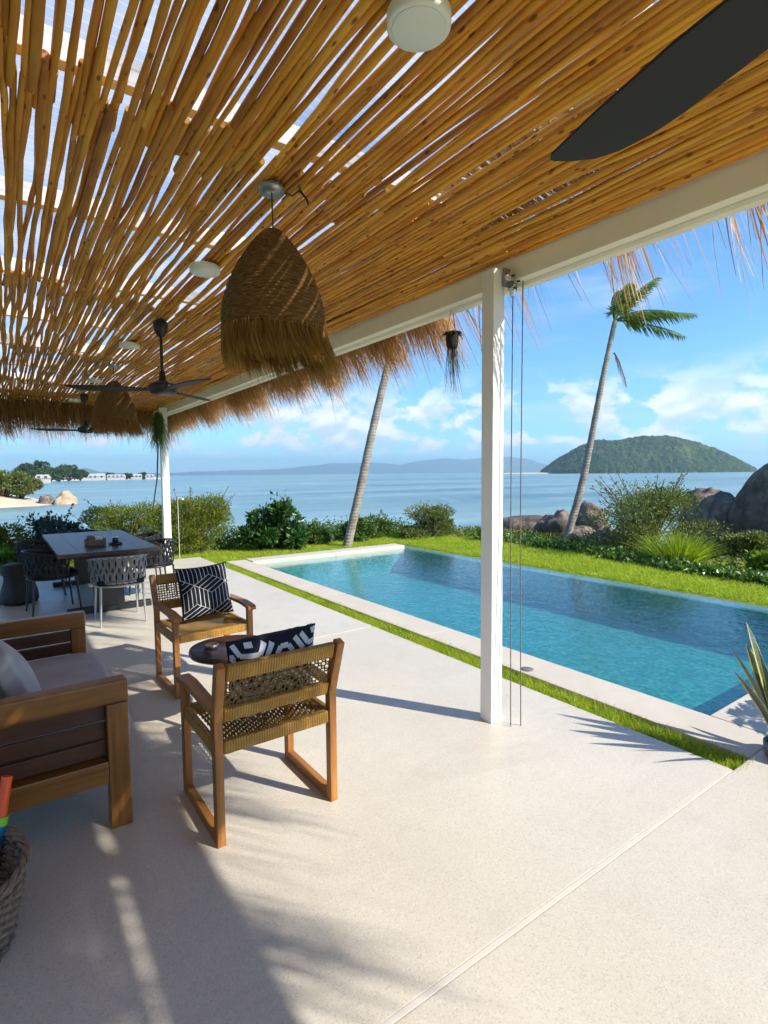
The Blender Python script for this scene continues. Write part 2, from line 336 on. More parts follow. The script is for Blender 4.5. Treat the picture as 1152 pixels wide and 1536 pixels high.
def m_water():
    t = NT('pool_water'); v = t.coord('Object'); n1 = t.noise(v, 3.2, 3, 0.5, 0.6); n2 = t.noise(v, 11.0, 3, 0.55, 0.4)
    nr = t.bump(t.mix(0.4, n1, n2), 0.34, 0.05)
    fr = t.n('ShaderNodeFresnel'); gm = t.n('ShaderNodeNewGeometry'); t.l(nr, fr.inputs['Normal']); t.l(t.math('SUBTRACT', 1.33, t.math('MULTIPLY', gm.outputs['Backfacing'], 0.578)), fr.inputs['IOR'])
    tp = t.n('ShaderNodeBsdfTransparent'); tp.inputs['Color'].default_value = (0.70, 0.95, 0.95, 1)
    gl = t.n('ShaderNodeBsdfGlossy'); gl.inputs['Roughness'].default_value = 0.03; gl.inputs['Color'].default_value = (1, 1, 1, 1); t.l(nr, gl.inputs['Normal'])
    mx = t.n('ShaderNodeMixShader'); df = t.n('ShaderNodeBsdfDiffuse'); df.inputs['Color'].default_value = (0.03, 0.21, 0.235, 1); body = t.n('ShaderNodeMixShader'); body.inputs[0].default_value = 0.15; t.l(tp.outputs[0], body.inputs[1]); t.l(df.outputs[0], body.inputs[2]); t.l(fr.outputs[0], mx.inputs[0]); t.l(body.outputs[0], mx.inputs[1]); t.l(gl.outputs[0], mx.inputs[2])
    return t.done(mx.outputs[0])
M_WATER = m_water()
def m_pooltile():
    t = NT('pool_mosaic'); v = t.coord('Object'); br = t.voro(v, 26.0, out='Color', rnd_=0.12); s = t.n('ShaderNodeSeparateColor'); t.l(br, s.inputs[0])
    col = t.ramp(s.outputs[0], [(0.0, (0.024, 0.175, 0.175)), (0.5, (0.042, 0.235, 0.228)), (1.0, (0.085, 0.335, 0.31))])
    # each mosaic tile takes its own random tone
    return t.done(t.pbr(col, 0.35, None, 0, 0.4))
M_POOLTILE = m_pooltile()
M_OVERFLOW = mat_simple('overflow_tile', (0.10, 0.21, 0.28), 0.12, 0.15, 20, 0.2)
def m_sea():
    t = NT('sea_water'); v = t.coord('Object'); mp = t.n('ShaderNodeMapping'); tc = t.n('ShaderNodeTexCoord'); mp.inputs['Rotation'].default_value = (0, 0, AZ); mp.inputs['Scale'].default_value = (0.0045, 0.022, 1); t.l(tc.outputs['Object'], mp.inputs[0])
    reef = t.noise(mp.outputs[0], 1.0, 6, 0.62, 1.2); mp2 = t.n('ShaderNodeMapping'); mp2.inputs['Rotation'].default_value = (0, 0, AZ); mp2.inputs['Scale'].default_value = (0.02, 0.13, 1); t.l(tc.outputs['Object'], mp2.inputs[0]); band = t.noise(mp2.outputs[0], 1.0, 5, 0.6, 0.5)
    col = t.ramp(reef, [(0.36, (0.085, 0.165, 0.18)), (0.47, (0.165, 0.285, 0.285)), (0.60, (0.26, 0.385, 0.36)), (0.72, (0.34, 0.45, 0.40))])
    col = t.mix(t.ramp(band, [(0.40, 0.55), (0.54, 0.0)]), col, (0.095, 0.185, 0.20))
    pt = t.noise(v, 0.07, 5, 0.6, 0.8); col = t.mix(t.ramp(pt, [(0.50, 0.0), (0.60, 0.55)]), col, (0.20, 0.27, 0.22)); col = t.mix(t.ramp(pt, [(0.34, 0.5), (0.44, 0.0)]), col, (0.34, 0.46, 0.42))
    w = t.mix(0.5, t.noise(v, 0.9, 5, 0.6), t.noise(v, 0.22, 3))
    return t.done(t.pbr(col, 0.36, t.bump(w, 0.6, 0.3), 0, 0.45))
M_SEA = m_sea()
def m_ground():
    t = NT('grassy_ground'); v = t.coord('Object'); a = t.noise(v, 1.6, 5); b = t.noise(v, 22.0, 4)
    col = t.ramp(a, [(0.3, (0.19, 0.27, 0.008)), (0.55, (0.27, 0.36, 0.014)), (0.75, (0.30, 0.30, 0.04))]); col = t.mix(t.ramp(b, [(0.4, 0.0), (0.7, 0.5)]), col, (0.10, 0.085, 0.03))
    return t.done(t.pbr(col, 0.95, t.bump(b, 0.6, 0.03), 0, 0.1))
M_GROUND = m_ground()
M_SAND = mat_simple('sand', (0.55, 0.45, 0.32), 0.95, 0.12, 0.3, 0.2)
M_SOIL = mat_simple('soil', (0.10, 0.075, 0.045), 0.95, 0.3, 6, 0.6)
M_GRASS = mat_leaf('grass_blades', [(0.22, 0.32, 0.018), (0.35, 0.45, 0.035), (0.46, 0.53, 0.06), (0.54, 0.50, 0.14)], 0.6, 0.45, 0.2)
M_LEAF_Y = mat_leaf('yellow_green_leaves', [(0.085, 0.115, 0.012), (0.17, 0.21, 0.02), (0.25, 0.27, 0.035)], 0.55, 0.35, 0.3)
M_LEAF_D = mat_leaf('dark_glossy_leaves', [(0.015, 0.055, 0.012), (0.04, 0.115, 0.02), (0.08, 0.175, 0.035)], 0.3, 0.22, 0.5)
M_LEAF_M = mat_leaf('mid_green_leaves', [(0.05, 0.095, 0.02), (0.09, 0.165, 0.03), (0.14, 0.22, 0.05)], 0.45, 0.3, 0.35)
M_LEAF_T = mat_leaf('blue_green_leaves', [(0.03, 0.06, 0.05), (0.055, 0.10, 0.08), (0.13, 0.19, 0.16)], 0.4, 0.2, 0.5)
M_LEAF_O = mat_leaf('olive_leaves', [(0.075, 0.10, 0.022), (0.15, 0.19, 0.042), (0.24, 0.27, 0.07)], 0.5, 0.3, 0.35)
M_LEAF_B = mat_leaf('bright_leaves', [(0.08, 0.15, 0.012), (0.16, 0.25, 0.02), (0.25, 0.34, 0.04)], 0.45, 0.4, 0.35)
M_PALMLEAF = mat_leaf('palm_leaflets', [(0.07, 0.13, 0.02), (0.14, 0.23, 0.04), (0.25, 0.33, 0.07)], 0.4, 0.3, 0.45)
M_DRYPALM = mat_leaf('dry_palm_leaflets', [(0.20, 0.12, 0.05), (0.32, 0.21, 0.10)], 0.7, 0.2, 0.2)
M_BARK = mat_simple('bark', (0.13, 0.095, 0.06), 0.9, 0.3, 14, 0.6)
def m_palmtrunk():
    t = NT('palm_trunk'); v = t.coord('Object', (1, 1, 1)); w = t.n('ShaderNodeTexWave', wave_type='BANDS', bands_direction='Z'); w.inputs['Scale'].default_value = 4.5; w.inputs['Distortion'].default_value = 2.5; w.inputs['Detail'].default_value = 3; t.l(v, w.inputs['Vector'])
    n = t.noise(v, 6, 5); col = t.ramp(n, [(0.3, (0.20, 0.165, 0.13)), (0.7, (0.37, 0.32, 0.265))]); col = t.mix(t.ramp(w.outputs[0], [(0.0, 0.4), (0.25, 0.0)]), col, (0.12, 0.09, 0.07))
    return t.done(t.pbr(col, 0.85, t.bump(t.mix(0.5, w.outputs[0], n), 0.5, 0.02), 0, 0.2))
M_PALMTRUNK = m_palmtrunk()
def m_rock():
    t = NT('granite'); v = t.coord('Object', rand=True); a = t.noise(v, 1.3, 6, 0.6); b = t.noise(v, 9.0, 6, 0.65); c = t.noise(t.coord('Object', (4, 4, 0.8), True), 1.2, 5)
    col = t.ramp(a, [(0.3, (0.085, 0.064, 0.048)), (0.48, (0.19, 0.148, 0.112)), (0.68, (0.40, 0.31, 0.23))]); col = t.mix(t.ramp(c, [(0.45, 0.0), (0.65, 0.7)]), col, (0.055, 0.048, 0.044))
    col = t.mix(t.ramp(b, [(0.35, 0.3), (0.6, 0.0)]), col, (0.05, 0.04, 0.035))
    cr = t.n('ShaderNodeTexVoronoi', feature='DISTANCE_TO_EDGE'); cr.inputs['Scale'].default_value = 1.1; ds = t.n('ShaderNodeVectorMath', operation='ADD'); t.l(v, ds.inputs[0]); nn = t.n('ShaderNodeTexNoise'); nn.inputs['Scale'].default_value = 3.0; t.l(v, nn.inputs['Vector']); t.l(nn.outputs['Color'], ds.inputs[1]); t.l(ds.outputs[0], cr.inputs['Vector']); crk = t.ramp(cr.outputs[0], [(0.0, 0.0), (0.03, 1.0)])
    li = t.noise(v, 5.0, 5, 0.7); col = t.mix(t.ramp(li, [(0.60, 0.0), (0.68, 0.25)]), col, (0.36, 0.34, 0.28))
    return t.done(t.pbr(col, 0.85, t.bump(t.mix(0.12, t.mix(0.5, a, b), crk), 0.9, 0.08), 0, 0.25))
M_ROCK = m_rock()
def m_wicker():
    t = NT('wicker'); v = t.coord('Object'); n = t.noise(v, 60.0, 3); g = t.n('ShaderNodeNewGeometry')
    col = t.mix(g.outputs['Random Per Island'], (0.13, 0.085, 0.05), (0.30, 0.22, 0.15)); col = t.mix(t.ramp(n, [(0.3, 0.5), (0.6, 0.0)]), col, (0.06, 0.04, 0.025))
    return t.done(t.pbr(col, 0.75, t.bump(n, 0.4, 0.003), 0, 0.25))
M_WICKER = m_wicker()
# ------------------------------------------------------------------ ground, sea, far land
def smooth(a, b, x): t = min(1, max(0, (x - a) / (b - a))); return t * t * (3 - 2 * t)
def H(x, y):
    d = math.hypot(max(0, x - 10.4), max(0, y - 12.4))
    n = mnoise.noise((x * 0.35, y * 0.35, 3.3))
    return -0.035 - 3.9 * smooth(0.2, 11, d) + (0.10 * n * smooth(0, 1.0, max(0, x - 8.6, y - 11)) if d < 8 else 0.3 * n)
gx = sorted(set([-40, -25, -15, -8, -4, 0, 2, 3.33, 4.5, 6, 7.53] + [round(7.53 + 0.35 * i, 2) for i in range(1, 30)] + [19, 21, 24]))
gy = sorted(set([-30, -20, -12, -6, -3, 0, 1.18, 3, 5, 7, 9.72] + [round(9.72 + 0.4 * i, 2) for i in range(1, 24)] + [20, 22, 25, 30]))
vs = [(x, y, -0.085 if x == 7.53 and 1.1 < y < 9.8 else H(x, y)) for y in gy for x in gx]; nx = len(gx); fs = []
for j in range(len(gy) - 1):
    for i in range(nx - 1):
        cx_, cy_ = (gx[i] + gx[i + 1]) / 2, (gy[j] + gy[j + 1]) / 2
        if 3.33 < cx_ < 7.53 and 1.18 < cy_ < 9.72: continue
        fs.append((j * nx + i, j * nx + i + 1, (j + 1) * nx + i + 1, (j + 1) * nx + i))
structure(MB().add(vs, fs, True).build('ground', M_GROUND))
# sea: fan of rings out to the horizon
rr = [0, 30, 80, 200, 500, 1200, 3000, 8000, 20000, 45000]; vs = [(0, 0, -3.0)]; fs = []; n = 48
for r in rr[1:]:
    vs += [(r * math.cos(2 * math.pi * k / n), r * math.sin(2 * math.pi * k / n), -3.0) for k in range(n)]
fs = [(0, 1 + k, 1 + (k + 1) % n) for k in range(n)]
for i in range(len(rr) - 2):
    a = 1 + i * n; b = a + n; fs += [(a + k, b + k, b + (k + 1) % n, a + (k + 1) % n) for k in range(n)]
structure(MB().add(vs, fs).build('sea', M_SEA))

def heightfield(name, cx_, cy_, ang, lx, ly, nx, ny, fn, mat):
    c, s = math.cos(ang), math.sin(ang); U = np.linspace(-1, 1, nx); V = np.linspace(-1, 1, ny); vs = []; fs = []
    for v in V:
        for u in U:
            x, y = u * lx, v * ly; z = fn(u, v); vs.append((cx_ + x * c - y * s, cy_ + x * s + y * c, z))
    for j in range(ny - 1):
        for i in range(nx - 1): fs.append((j * nx + i, j * nx + i + 1, (j + 1) * nx + i + 1, (j + 1) * nx + i))
    return MB().add(vs, fs, True).build(name, mat)
def m_canopy(name, cols):
    t = NT(name); v = t.coord('Object'); a = t.noise(v, 0.085, 5, 0.65); b = t.voro(v, 0.11); col = t.ramp(a, [(0.32, cols[0]), (0.5, cols[1]), (0.68, cols[2])]); f_ = t.noise(v, 0.3, 3, 0.6); col = t.mix(t.ramp(f_, [(0.45, 0.75), (0.56, 0.0)]), col, cols[0]); g_ = t.noise(v, 0.02, 3); col = t.mix(t.ramp(g_, [(0.5, 0.0), (0.68, 0.55)]), col, cols[2])
    return t.done(t.pbr(col, 0.9, t.bump(t.mix(0.5, f_, b), 1.0, 4.0), 0, 0.15))
M_CANOPY = m_canopy('island_forest', [(0.010, 0.028, 0.008), (0.036, 0.068, 0.016), (0.10, 0.125, 0.03)])
# wooded island: direction right of the view axis, ~1500 m away, 575 m long, 92 m high
DI = 1500.0
def at(px, dist):   # ground bearing of an image column, for the far landmarks
    a = AZ + math.atan((px - 576) / 808.0); return (math.sin(a) * dist, math.cos(a) * dist, a)
ix, iy, ia = at(964, DI / math.cos(math.atan(390 / 808)))
def isl(u, v):
    prof = np.interp(u, [-1, -0.95, -0.8, -0.62, -0.49, -0.23, 0.05, 0.2, 0.36, 0.62, 0.82, 0.95, 1], [0, 0.12, 0.46, 0.76, 0.88, 0.92, 1.0, 1.0, 0.91, 0.66, 0.36, 0.12, 0])
    w = max(0, 1 - (abs(v) / (0.25 + 0.75 * math.sqrt(max(prof, 0.0)))) ** 2.2)
    z = 92 * prof * w * (1 + 0.07 * mnoise.noise((u * 5, v * 3, 8.0)))
    if z > 1: z += 4.0 * mnoise.noise((u * 22, v * 14, 0.3)) + 5.0 * abs(mnoise.noise((u * 48, v * 29, 5.3))) + 4.5 * abs(mnoise.noise((u * 95, v * 58, 1.3)))
    return -4.5 + z + (6.5 if z > 4 else 0)
isl_o = heightfield('island', ix, iy, -AZ, 274, 170, 320, 130, isl, M_CANOPY); structure(isl_o)
sx, sy, _ = at(800, 1530); structure(heightfield('sand_spit', sx, sy, -AZ, 118, 30, 40, 8, lambda u, v: -4 + 4.2 * (1 - u * u) ** 0.5 * (1 - v * v) ** 0.5, M_SAND))
sx, sy, _ = at(948, 1620); structure(heightfield('island_beach', sx, sy, -AZ, 60, 20, 30, 6, lambda u, v: -4 + 3.6 * (1 - u * u) ** 0.5 * (1 - v * v) ** 0.5, M_SAND))
# far mountains across the water
M_HILL = mat_simple('far_hills', (0.035, 0.055, 0.03), 0.95, 0.25, 0.002, 0.1)
def ridge(name, px0, px1, dist, peaks, seed):
    x0, y0, a0 = at(px0, dist); x1, y1, a1 = at(px1, dist); vs = []; fs = []; n = 120
    for i in range(n + 1):
        t = i / n; px = px0 + (px1 - px0) * t; h = np.interp(px, [p[0] for p in peaks], [p[1] for p in peaks]) / 808 * dist
        h = max(0.0, h * (1 + 0.18 * mnoise.noise((t * 14, seed, 0)) + 0.08 * mnoise.noise((t * 50, seed, 0))))
        x, y, a = at(px, dist); f = Vector((math.sin(a), math.cos(a), 0))
        for k, (dd, hh) in enumerate(((-900, 0), (-450, 0.55), (0, 1), (900, 0))):
            vs.append((x + f.x * dd, y + f.y * dd, -4 + h * hh))
        if i: b = (i - 1) * 4; fs += [(b + k, b + 4 + k, b + 5 + k, b + 1 + k) for k in range(3)]
    structure(MB().add(vs, fs, True).build(name, M_HILL))
ridge('far_mountains', 180, 850, 11500, [(180, 0), (260, 4), (330, 6), (420, 8), (500, 16), (560, 17), (600, 13), (640, 22), (700, 20), (760, 23), (800, 17), (850, 0)], 1.0)
ridge('far_hill_range', 60, 330, 9500, [(60, 0), (95, 5), (130, 11), (160, 5), (200, 3), (260, 4), (330, 0)], 4.0)
# low far shore on the left, with a beach and houses
def shore(u, v):
    n = 0.6 * mnoise.noise((u * 9, v * 3, 2)); return -4.2 + 5.0 * max(0, 1 - abs(v) ** 3) * max(0, min(1, (1 - abs(u)) * 6)) + n
structure(heightfield('far_shore', 10, 640, R(32), 190, 34, 60, 12, shore, M_SAND))
structure(heightfield('near_beach', -22, 112, R(4), 31, 17, 60, 30, lambda u, v: -4.0 + 2.9 * (max(0, 1 - abs(v) ** 2.2) * max(0, min(1, (1 - abs(u)) * 3))) ** 0.6 + 0.25 * mnoise.noise((u * 8, v * 6, 0)), M_SAND))

# ------------------------------------------------------------------ terrace and pool
YJ = 1.19; M_DRAIN = mat_simple('drain_plastic', (0.16, 0.155, 0.15), 0.6, 0.15, 60, 0.3)
def slab(name, x0, x1, y0, y1, z0, z1, mat, lab=None, bev=0.006): return structure(MB().box((x0, y0, z0), (x1, y1, z1), bev).build(name, mat))
terr = slab('terrace', -4.2, 3.13, YJ + 0.0095, 4.603, -0.2, 0.0, M_TERRACE)
slab('terrace_far', -4.2, 3.13, 4.607, 10.62, -0.2, 0.0, M_TERRACE, None, 0.003)
slab('terrace_forecourt', -4.2, 3.9, -8.0, YJ - 0.0095, -0.2, 0.0, M_TERRACE)
j = MB().box((-4.2, YJ - 0.0085, -0.1), (3.12, YJ + 0.0085, 0.0015)).build('joint_strip', M_JOINT, terr)
PX0, PX1, PY0, PY1, PD, WL = 3.70, 7.20, 1.54, 9.36, 0.56, -0.055
pool = empty('swimming_pool', (PX0, PY0, 0)); tag(pool, 'long blue infinity pool with pale stone coping beside the terrace', 'swimming pool')
def pl(name, a, b, mat, bev=0.0):
    o = MB().box(a, b, bev).build(name, mat, pool); o.matrix_parent_inverse = Matrix.Translation((-PX0, -PY0, 0)); return o
pl('pool_floor', (PX0 - 0.05, PY0 - 0.05, -PD - 0.1), (PX1 + 0.05, PY1 + 0.05, -PD), M_POOLTILE)
pl('pool_wall', (PX0 - 0.08, PY0 - 0.08, -PD - 0.09), (PX0, PY1 + 0.08, -0.061), M_POOLTILE)
pl('pool_wall', (PX1, PY0 - 0.08, -PD - 0.09), (PX1 + 0.06, PY1 + 0.08, -0.063), M_POOLTILE)
pl('pool_wall', (PX0 + 0.001, PY0 - 0.079, -PD - 0.09), (PX1 - 0.001, PY0, -0.065), M_POOLTILE)
pl('pool_wall', (PX0 + 0.001, PY1, -PD - 0.09), (PX1 - 0.001, PY1 + 0.079, -0.067), M_POOLTILE)
pl('overflow_edge', (PX1 + 0.03, PY0 - 0.33, -0.5), (PX1 + 0.335, PY1 + 0.33, -0.060), M_OVERFLOW, 0.01)
# coping stones along the near side, ends butted with fine joints
def stones(ax, a0, a1, b0, b1, z1, n, vary=0.0):
    st = (a1 - a0) / n
    for i in range(n):
        s0, s1 = a0 + i * st + 0.0015, a0 + (i + 1) * st - 0.0015; z = z1 + rnd.uniform(-0.001, 0.001)
        if ax == 'y': pl('coping_stone', (b0, s0, -0.16), (b1, s1, z), M_COPING, 0.006)
        else: pl('coping_stone', (s0, b0, -0.16), (s1, b1, z), M_COPING, 0.006)
stones('y', PY0 - 0.36, PY1 + 0.36, 3.335, PX0 + 0.012, 0.002, 3)
stones('x', PX0 + 0.014, PX1 + 0.02, PY0 - 0.36, PY0 + 0.012, 0.004, 2)
stones('x', PX0 + 0.014, PX1 + 0.02, PY1 - 0.012, PY1 + 0.36, 0.018, 2)
water = MB().add([(PX0 - 0.02, PY0 - 0.02, WL), (PX1 + 0.06, PY0 - 0.02, WL), (PX1 + 0.06, PY1 + 0.02, WL), (PX0 - 0.02, PY1 + 0.02, WL)], [(0, 1, 2, 3)]).build('pool_water', M_WATER)
structure(water)
d = MB().lathe([(0.0, 0.0), (0.05, 0.0), (0.052, 0.002), (0.050, 0.004), (0.0, 0.004)], 24, (3.42, 2.81, 0.0025)).build('drain_cover', M_DRAIN); tag(d, 'small round grey drain cover set in the pool coping', 'drain')

# ------------------------------------------------------------------ grass
def blades(name, P, hmin, hmax, w, mat, lean=0.35, parent=None):
    n = len(P); h = rng.uniform(hmin, hmax, n); a = rng.uniform(0, 2 * np.pi, n); l = rng.normal(0, lean, (n, 2)) * h[:, None]
    dx, dy = np.cos(a) * w, np.sin(a) * w; V = np.empty((n, 3, 3)); V[:, 0] = P; V[:, 0, 0] -= dx; V[:, 0, 1] -= dy; V[:, 1] = P; V[:, 1, 0] += dx; V[:, 1, 1] += dy
    V[:, 2] = P; V[:, 2, :2] += l; V[:, 2, 2] += h
    return npmesh(name, V.reshape(-1, 3), np.arange(n * 3).reshape(-1, 3), mat, parent)
def scatter(n, x0, x1, y0, y1, keep=None):
    P = np.column_stack([rng.uniform(x0, x1, n), rng.uniform(y0, y1, n), np.zeros(n)])
    if keep is not None: P = P[keep(P)]
    P[:, 2] = [H(x, y) for x, y in P[:, :2]]; return P
def strip_keep(P): return (np.sin(P[:, 1] * 2.2) * 0.012 + np.sin(P[:, 1] * 7.1) * 0.01 + rng.normal(0, 0.012, len(P)) + 0.085) > np.abs(P[:, 0] - 3.232)
PS = scatter(26000, 3.10, 3.36, 1.16, 10.3, strip_keep)
o = blades('grass_strip', PS, 0.025, 0.075, 0.003, M_GRASS, 0.6); o['kind'] = 'stuff'
def lawn_keep(P): return (P[:, 0] < 9.45 + 0.10 * (P[:, 1] - 6) + 0.25 * np.sin(P[:, 1] * 1.3))
L1 = scatter(90000, 7.56, 10.3, -1.5, 12.0, lawn_keep); L2 = scatter(22000, 2.2, 7.45, 9.75, 11.6, lambda P: (P[:, 1] > 10.64) | (P[:, 0] > 3.3))
o = blades('lawn_grass', np.vstack([L1, L2]), 0.02, 0.055, 0.006, M_GRASS, 0.7); o['kind'] = 'stuff'
# ------------------------------------------------------------------ pavilion roof
pav = empty('veranda_pavilion', (0, 0, 0)); tag(pav, 'open veranda roof of golden poles on white posts with a thatched fringe', 'pavilion')
ROOF_Y0, ROOF_Y1, ROOF_X0 = -5.5, 11.9, -3.9
def ceil_z(x): return 2.872 + (2.6 - x) * 0.042
# posts
def post(x, y, w, z1):
    MB().box((x - w / 2, y - w / 2, 0.0), (x + w / 2, y + w / 2, z1), 0.006).build('post', M_WHITE, pav)
    MB().box((x - w / 2 - 0.004, y - w / 2 - 0.004, 0.0), (x + w / 2 + 0.004, y + w / 2 + 0.004, 0.012), 0.003).build('post_base', M_WHITE, pav)
post(2.532, 2.372, 0.098, 2.83); post(2.50, 10.45, 0.125, 2.83); post(2.545, -5.2, 0.102, 2.83)
# eave beam: an upper cream rail with a lower one set back outside it, in butted lengths
for k, (a, b) in enumerate(((-5.5, -1.6), (-1.6, 4.35), (4.35, 8.3), (8.3, 11.6))):
    MB().box((2.606, a + 0.002, 2.762), (2.672, b - 0.002, 2.95), 0.004).build('eave_beam', M_BEAM, pav)
    MB().box((2.6735, a + 0.004, 2.735), (2.735, b - 0.004, 2.83), 0.018).build('gutter_rail', M_BEAM, pav)
    MB().box((2.6005, b - 0.03, 2.775), (2.6055, b + 0.03, 2.86), 0.001).build('joint_plate', M_BEAM, pav)
MB().box((ROOF_X0, 11.60, 3.165), (2.60, 11.70, 3.24), 0.004).build('end_beam', M_BEAM, pav)
# cross purlins above the poles and the translucent sheet over them
for k, y in enumerate(np.arange(-5.2, 11.6, 1.25)):
    MB().box((ROOF_X0, y - 0.03, 3.055), (2.7, y + 0.03, 3.155), 0.003, Matrix.Translation((0, 0, 0.01 * math.sin(k)))).build('purlin', M_WHITE, pav)
vs = []; fs = []; nx_ = 34
for i, x in enumerate(np.linspace(ROOF_X0, 2.75, nx_)):
    for y in np.linspace(ROOF_Y0, ROOF_Y1, 3): vs.append((x, y, 3.26 + (2.6 - x) * 0.042 + (0.012 if i % 2 else 0)))
for i in range(nx_ - 1):
    for k in range(2): fs.append((i * 3 + k, (i + 1) * 3 + k, (i + 1) * 3 + k + 1, i * 3 + k + 1))
MB().add(vs, fs, True).build('roof_sheet', M_SHEET, pav)
# the poles: a few crooked pole meshes shared by every pole
def pole_mesh(L, r0, r1, amp, seed):
    r = random.Random(seed); nr = 15; pts = []; rad = []; ph = r.uniform(0, 6); ph2 = r.uniform(0, 6)
    for i in range(nr):
        t = i / (nr - 1)
        pts.append((amp * math.sin(ph + t * r.uniform(3.6, 4.4)) + amp * 0.5 * math.sin(ph2 + 10 * t) + amp * 0.2 * math.sin(ph + 23 * t), t * L, amp * 0.5 * math.sin(ph2 + 5 * t) + 0.0))
        rad.append(r0 + (r1 - r0) * t + r.uniform(-0.0018, 0.0018))
    mb = MB().tube(pts, rad, 8); me = bpy.data.meshes.new('pole'); me.from_pydata([tuple(p) for p in mb.v], [], mb.f); me.polygons.foreach_set('use_smooth', mb.sm); me.materials.append(M_POLE); return me, mb
POLES = []
for k in range(40):
    L = rnd.uniform(2.46, 2.78); r0 = rnd.uniform(0.0125, 0.0170); POLES.append((L, *pole_mesh(L, r0, r0 * rnd.uniform(0.75, 0.98), rnd.uniform(0.005, 0.017), k)))
rest = MB(); placed = []; x = 2.592
MAT_Y = [-0.15 + 2.38 * k for k in range(-3, 6)]        # the poles are laid in mats that meet along these lines
while x > ROOF_X0 + 0.1:
    lane = rnd.uniform(0.0235, 0.0275) + (rnd.uniform(0.000, 0.003) if 0.7 < x < 1.8 else 0.0); drift = rnd.uniform(-0.004, 0.004)
    for y0 in MAT_Y:
        L, me, mb = POLES[rnd.randrange(len(POLES))]; y = y0 + rnd.uniform(-0.10, 0.10)
        if y < ROOF_Y0 - 2.5 or y > ROOF_Y1 - 0.4: continue
        px = x - 0.016 + drift + rnd.uniform(-0.004, 0.004); pz = ceil_z(px) + 0.022 + rnd.uniform(-0.005, 0.010); rz = rnd.uniform(-0.006, 0.006); flip = rnd.random() < 0.5
        M = Matrix.Translation((px, y, pz)) @ Matrix.Rotation(rz, 4, 'Z') @ (Matrix.Translation((0, L, 0)) @ Matrix.Rotation(math.pi, 4, 'Z') if flip else Matrix.Identity(4)) @ Matrix.Rotation(rnd.uniform(-0.5, 0.5), 4, 'Y')
        cy0 = max(y, 1.1); seen = px > -0.12 and y + L > 0.8; placed.append((math.hypot(px, cy0) if seen else 99 + px * 0, M, me, mb))
    x -= lane
placed.sort(key=lambda p: p[0]); npole = 0
for dist, M, me, mb in placed:
    if dist < 90 and npole < 300:
        o = bpy.data.objects.new('ceiling_pole', me); o.matrix_world = M; link(o, pav); npole += 1
    else: rest.add([M @ Vector(p) for p in mb.v], mb.f, True)
o = rest.build('ceiling_pole_rest', M_POLE, pav); o['kind'] = 'stuff'
print('ceiling poles', npole)
# thatch: ribbons hanging from the eave
def ribbons(name, P, D, Lg, W, mat, parent=None, seg=3, droop=0.0, wind=(0, 0, 0)):
    """P roots (n,3), D unit directions, lengths Lg, width W; bends by droop (down) and wind"""
    n = len(P); side = np.cross(D, rng.normal(0, 1, (n, 3))); side /= np.linalg.norm(side, axis=1)[:, None] + 1e-9
    V = np.empty((n, (seg + 1) * 2, 3)); wind = np.array(wind)
    for i in range(seg + 1):
        t = i / seg; c = P + D * (Lg * t)[:, None] + (np.array([0, 0, -droop]) + wind) * (Lg * t * t)[:, None]; w = (W * (1 - 0.75 * t))[:, None] * side
        V[:, 2 * i] = c - w; V[:, 2 * i + 1] = c + w
    F = np.empty((n, seg, 4), dtype=np.int64); b = np.arange(n) * (seg + 1) * 2
    for i in range(seg): F[:, i] = np.stack([b + 2 * i, b + 2 * i + 1, b + 2 * i + 3, b + 2 * i + 2], 1)
    return npmesh(name, V.reshape(-1, 3), F.reshape(-1, 4), mat, parent)
def unit(D): return D / np.linalg.norm(D, axis=1)[:, None]
# long eave side: dense towards the far end, thin and ragged near the camera
ys = []
while len(ys) < 14000:
    y = rng.uniform(ROOF_Y0, ROOF_Y1); dens = np.interp(y, [-5.5, 0.4, 1.6, 2.15, 2.9, 3.5, 4.2, 12], [0.12, 0.22, 0.26, 0.14, 0.24, 0.7, 1.0, 1.0])
    k_ = mnoise.noise((y * 2.3, 0.5, 7.0)); dens *= (0.12 + 3.2 * max(0, k_ + 0.05)) if y < 3.2 else (0.5 + 1.0 * max(0, k_ + 0.45))
    if rng.random() < dens: ys.append(y)
ys = np.array(ys); n = len(ys)
P = np.column_stack([2.74 + rng.uniform(0, 0.22, n) * np.interp(ys, [0.5, 3.0], [0.25, 1.0]), ys, np.zeros(n)]); P[:, 2] = 2.97 - (P[:, 0] - 2.7) * 0.25 + rng.uniform(-0.05, 0.05, n)
D = unit(np.column_stack([0.42 + rng.normal(0, 0.16, n), -0.10 + rng.normal(0, 0.13, n) + 0.25 * np.array([mnoise.noise((y * 6.1, 9.2, 0)) for y in ys]), -1.0 + rng.normal(0, 0.12, n)]))
cl = np.array([mnoise.noise((y * 4.3, 2.2, 0)) for y in ys]); Lg = 0.72 * np.clip(0.39 + 0.26 * cl + rng.normal(0, 0.11, n), 0.14, 0.80)
Lg *= np.interp(ys, [0, 3.0, 4.0], [1.0, 1.08, 1.0])
o = ribbons('thatch_fringe', P, D, Lg, rng.uniform(0.0018, 0.0055, n), M_THATCH, pav, 3, 0.25, (0.05, -0.12, 0)); o['kind'] = 'stuff'
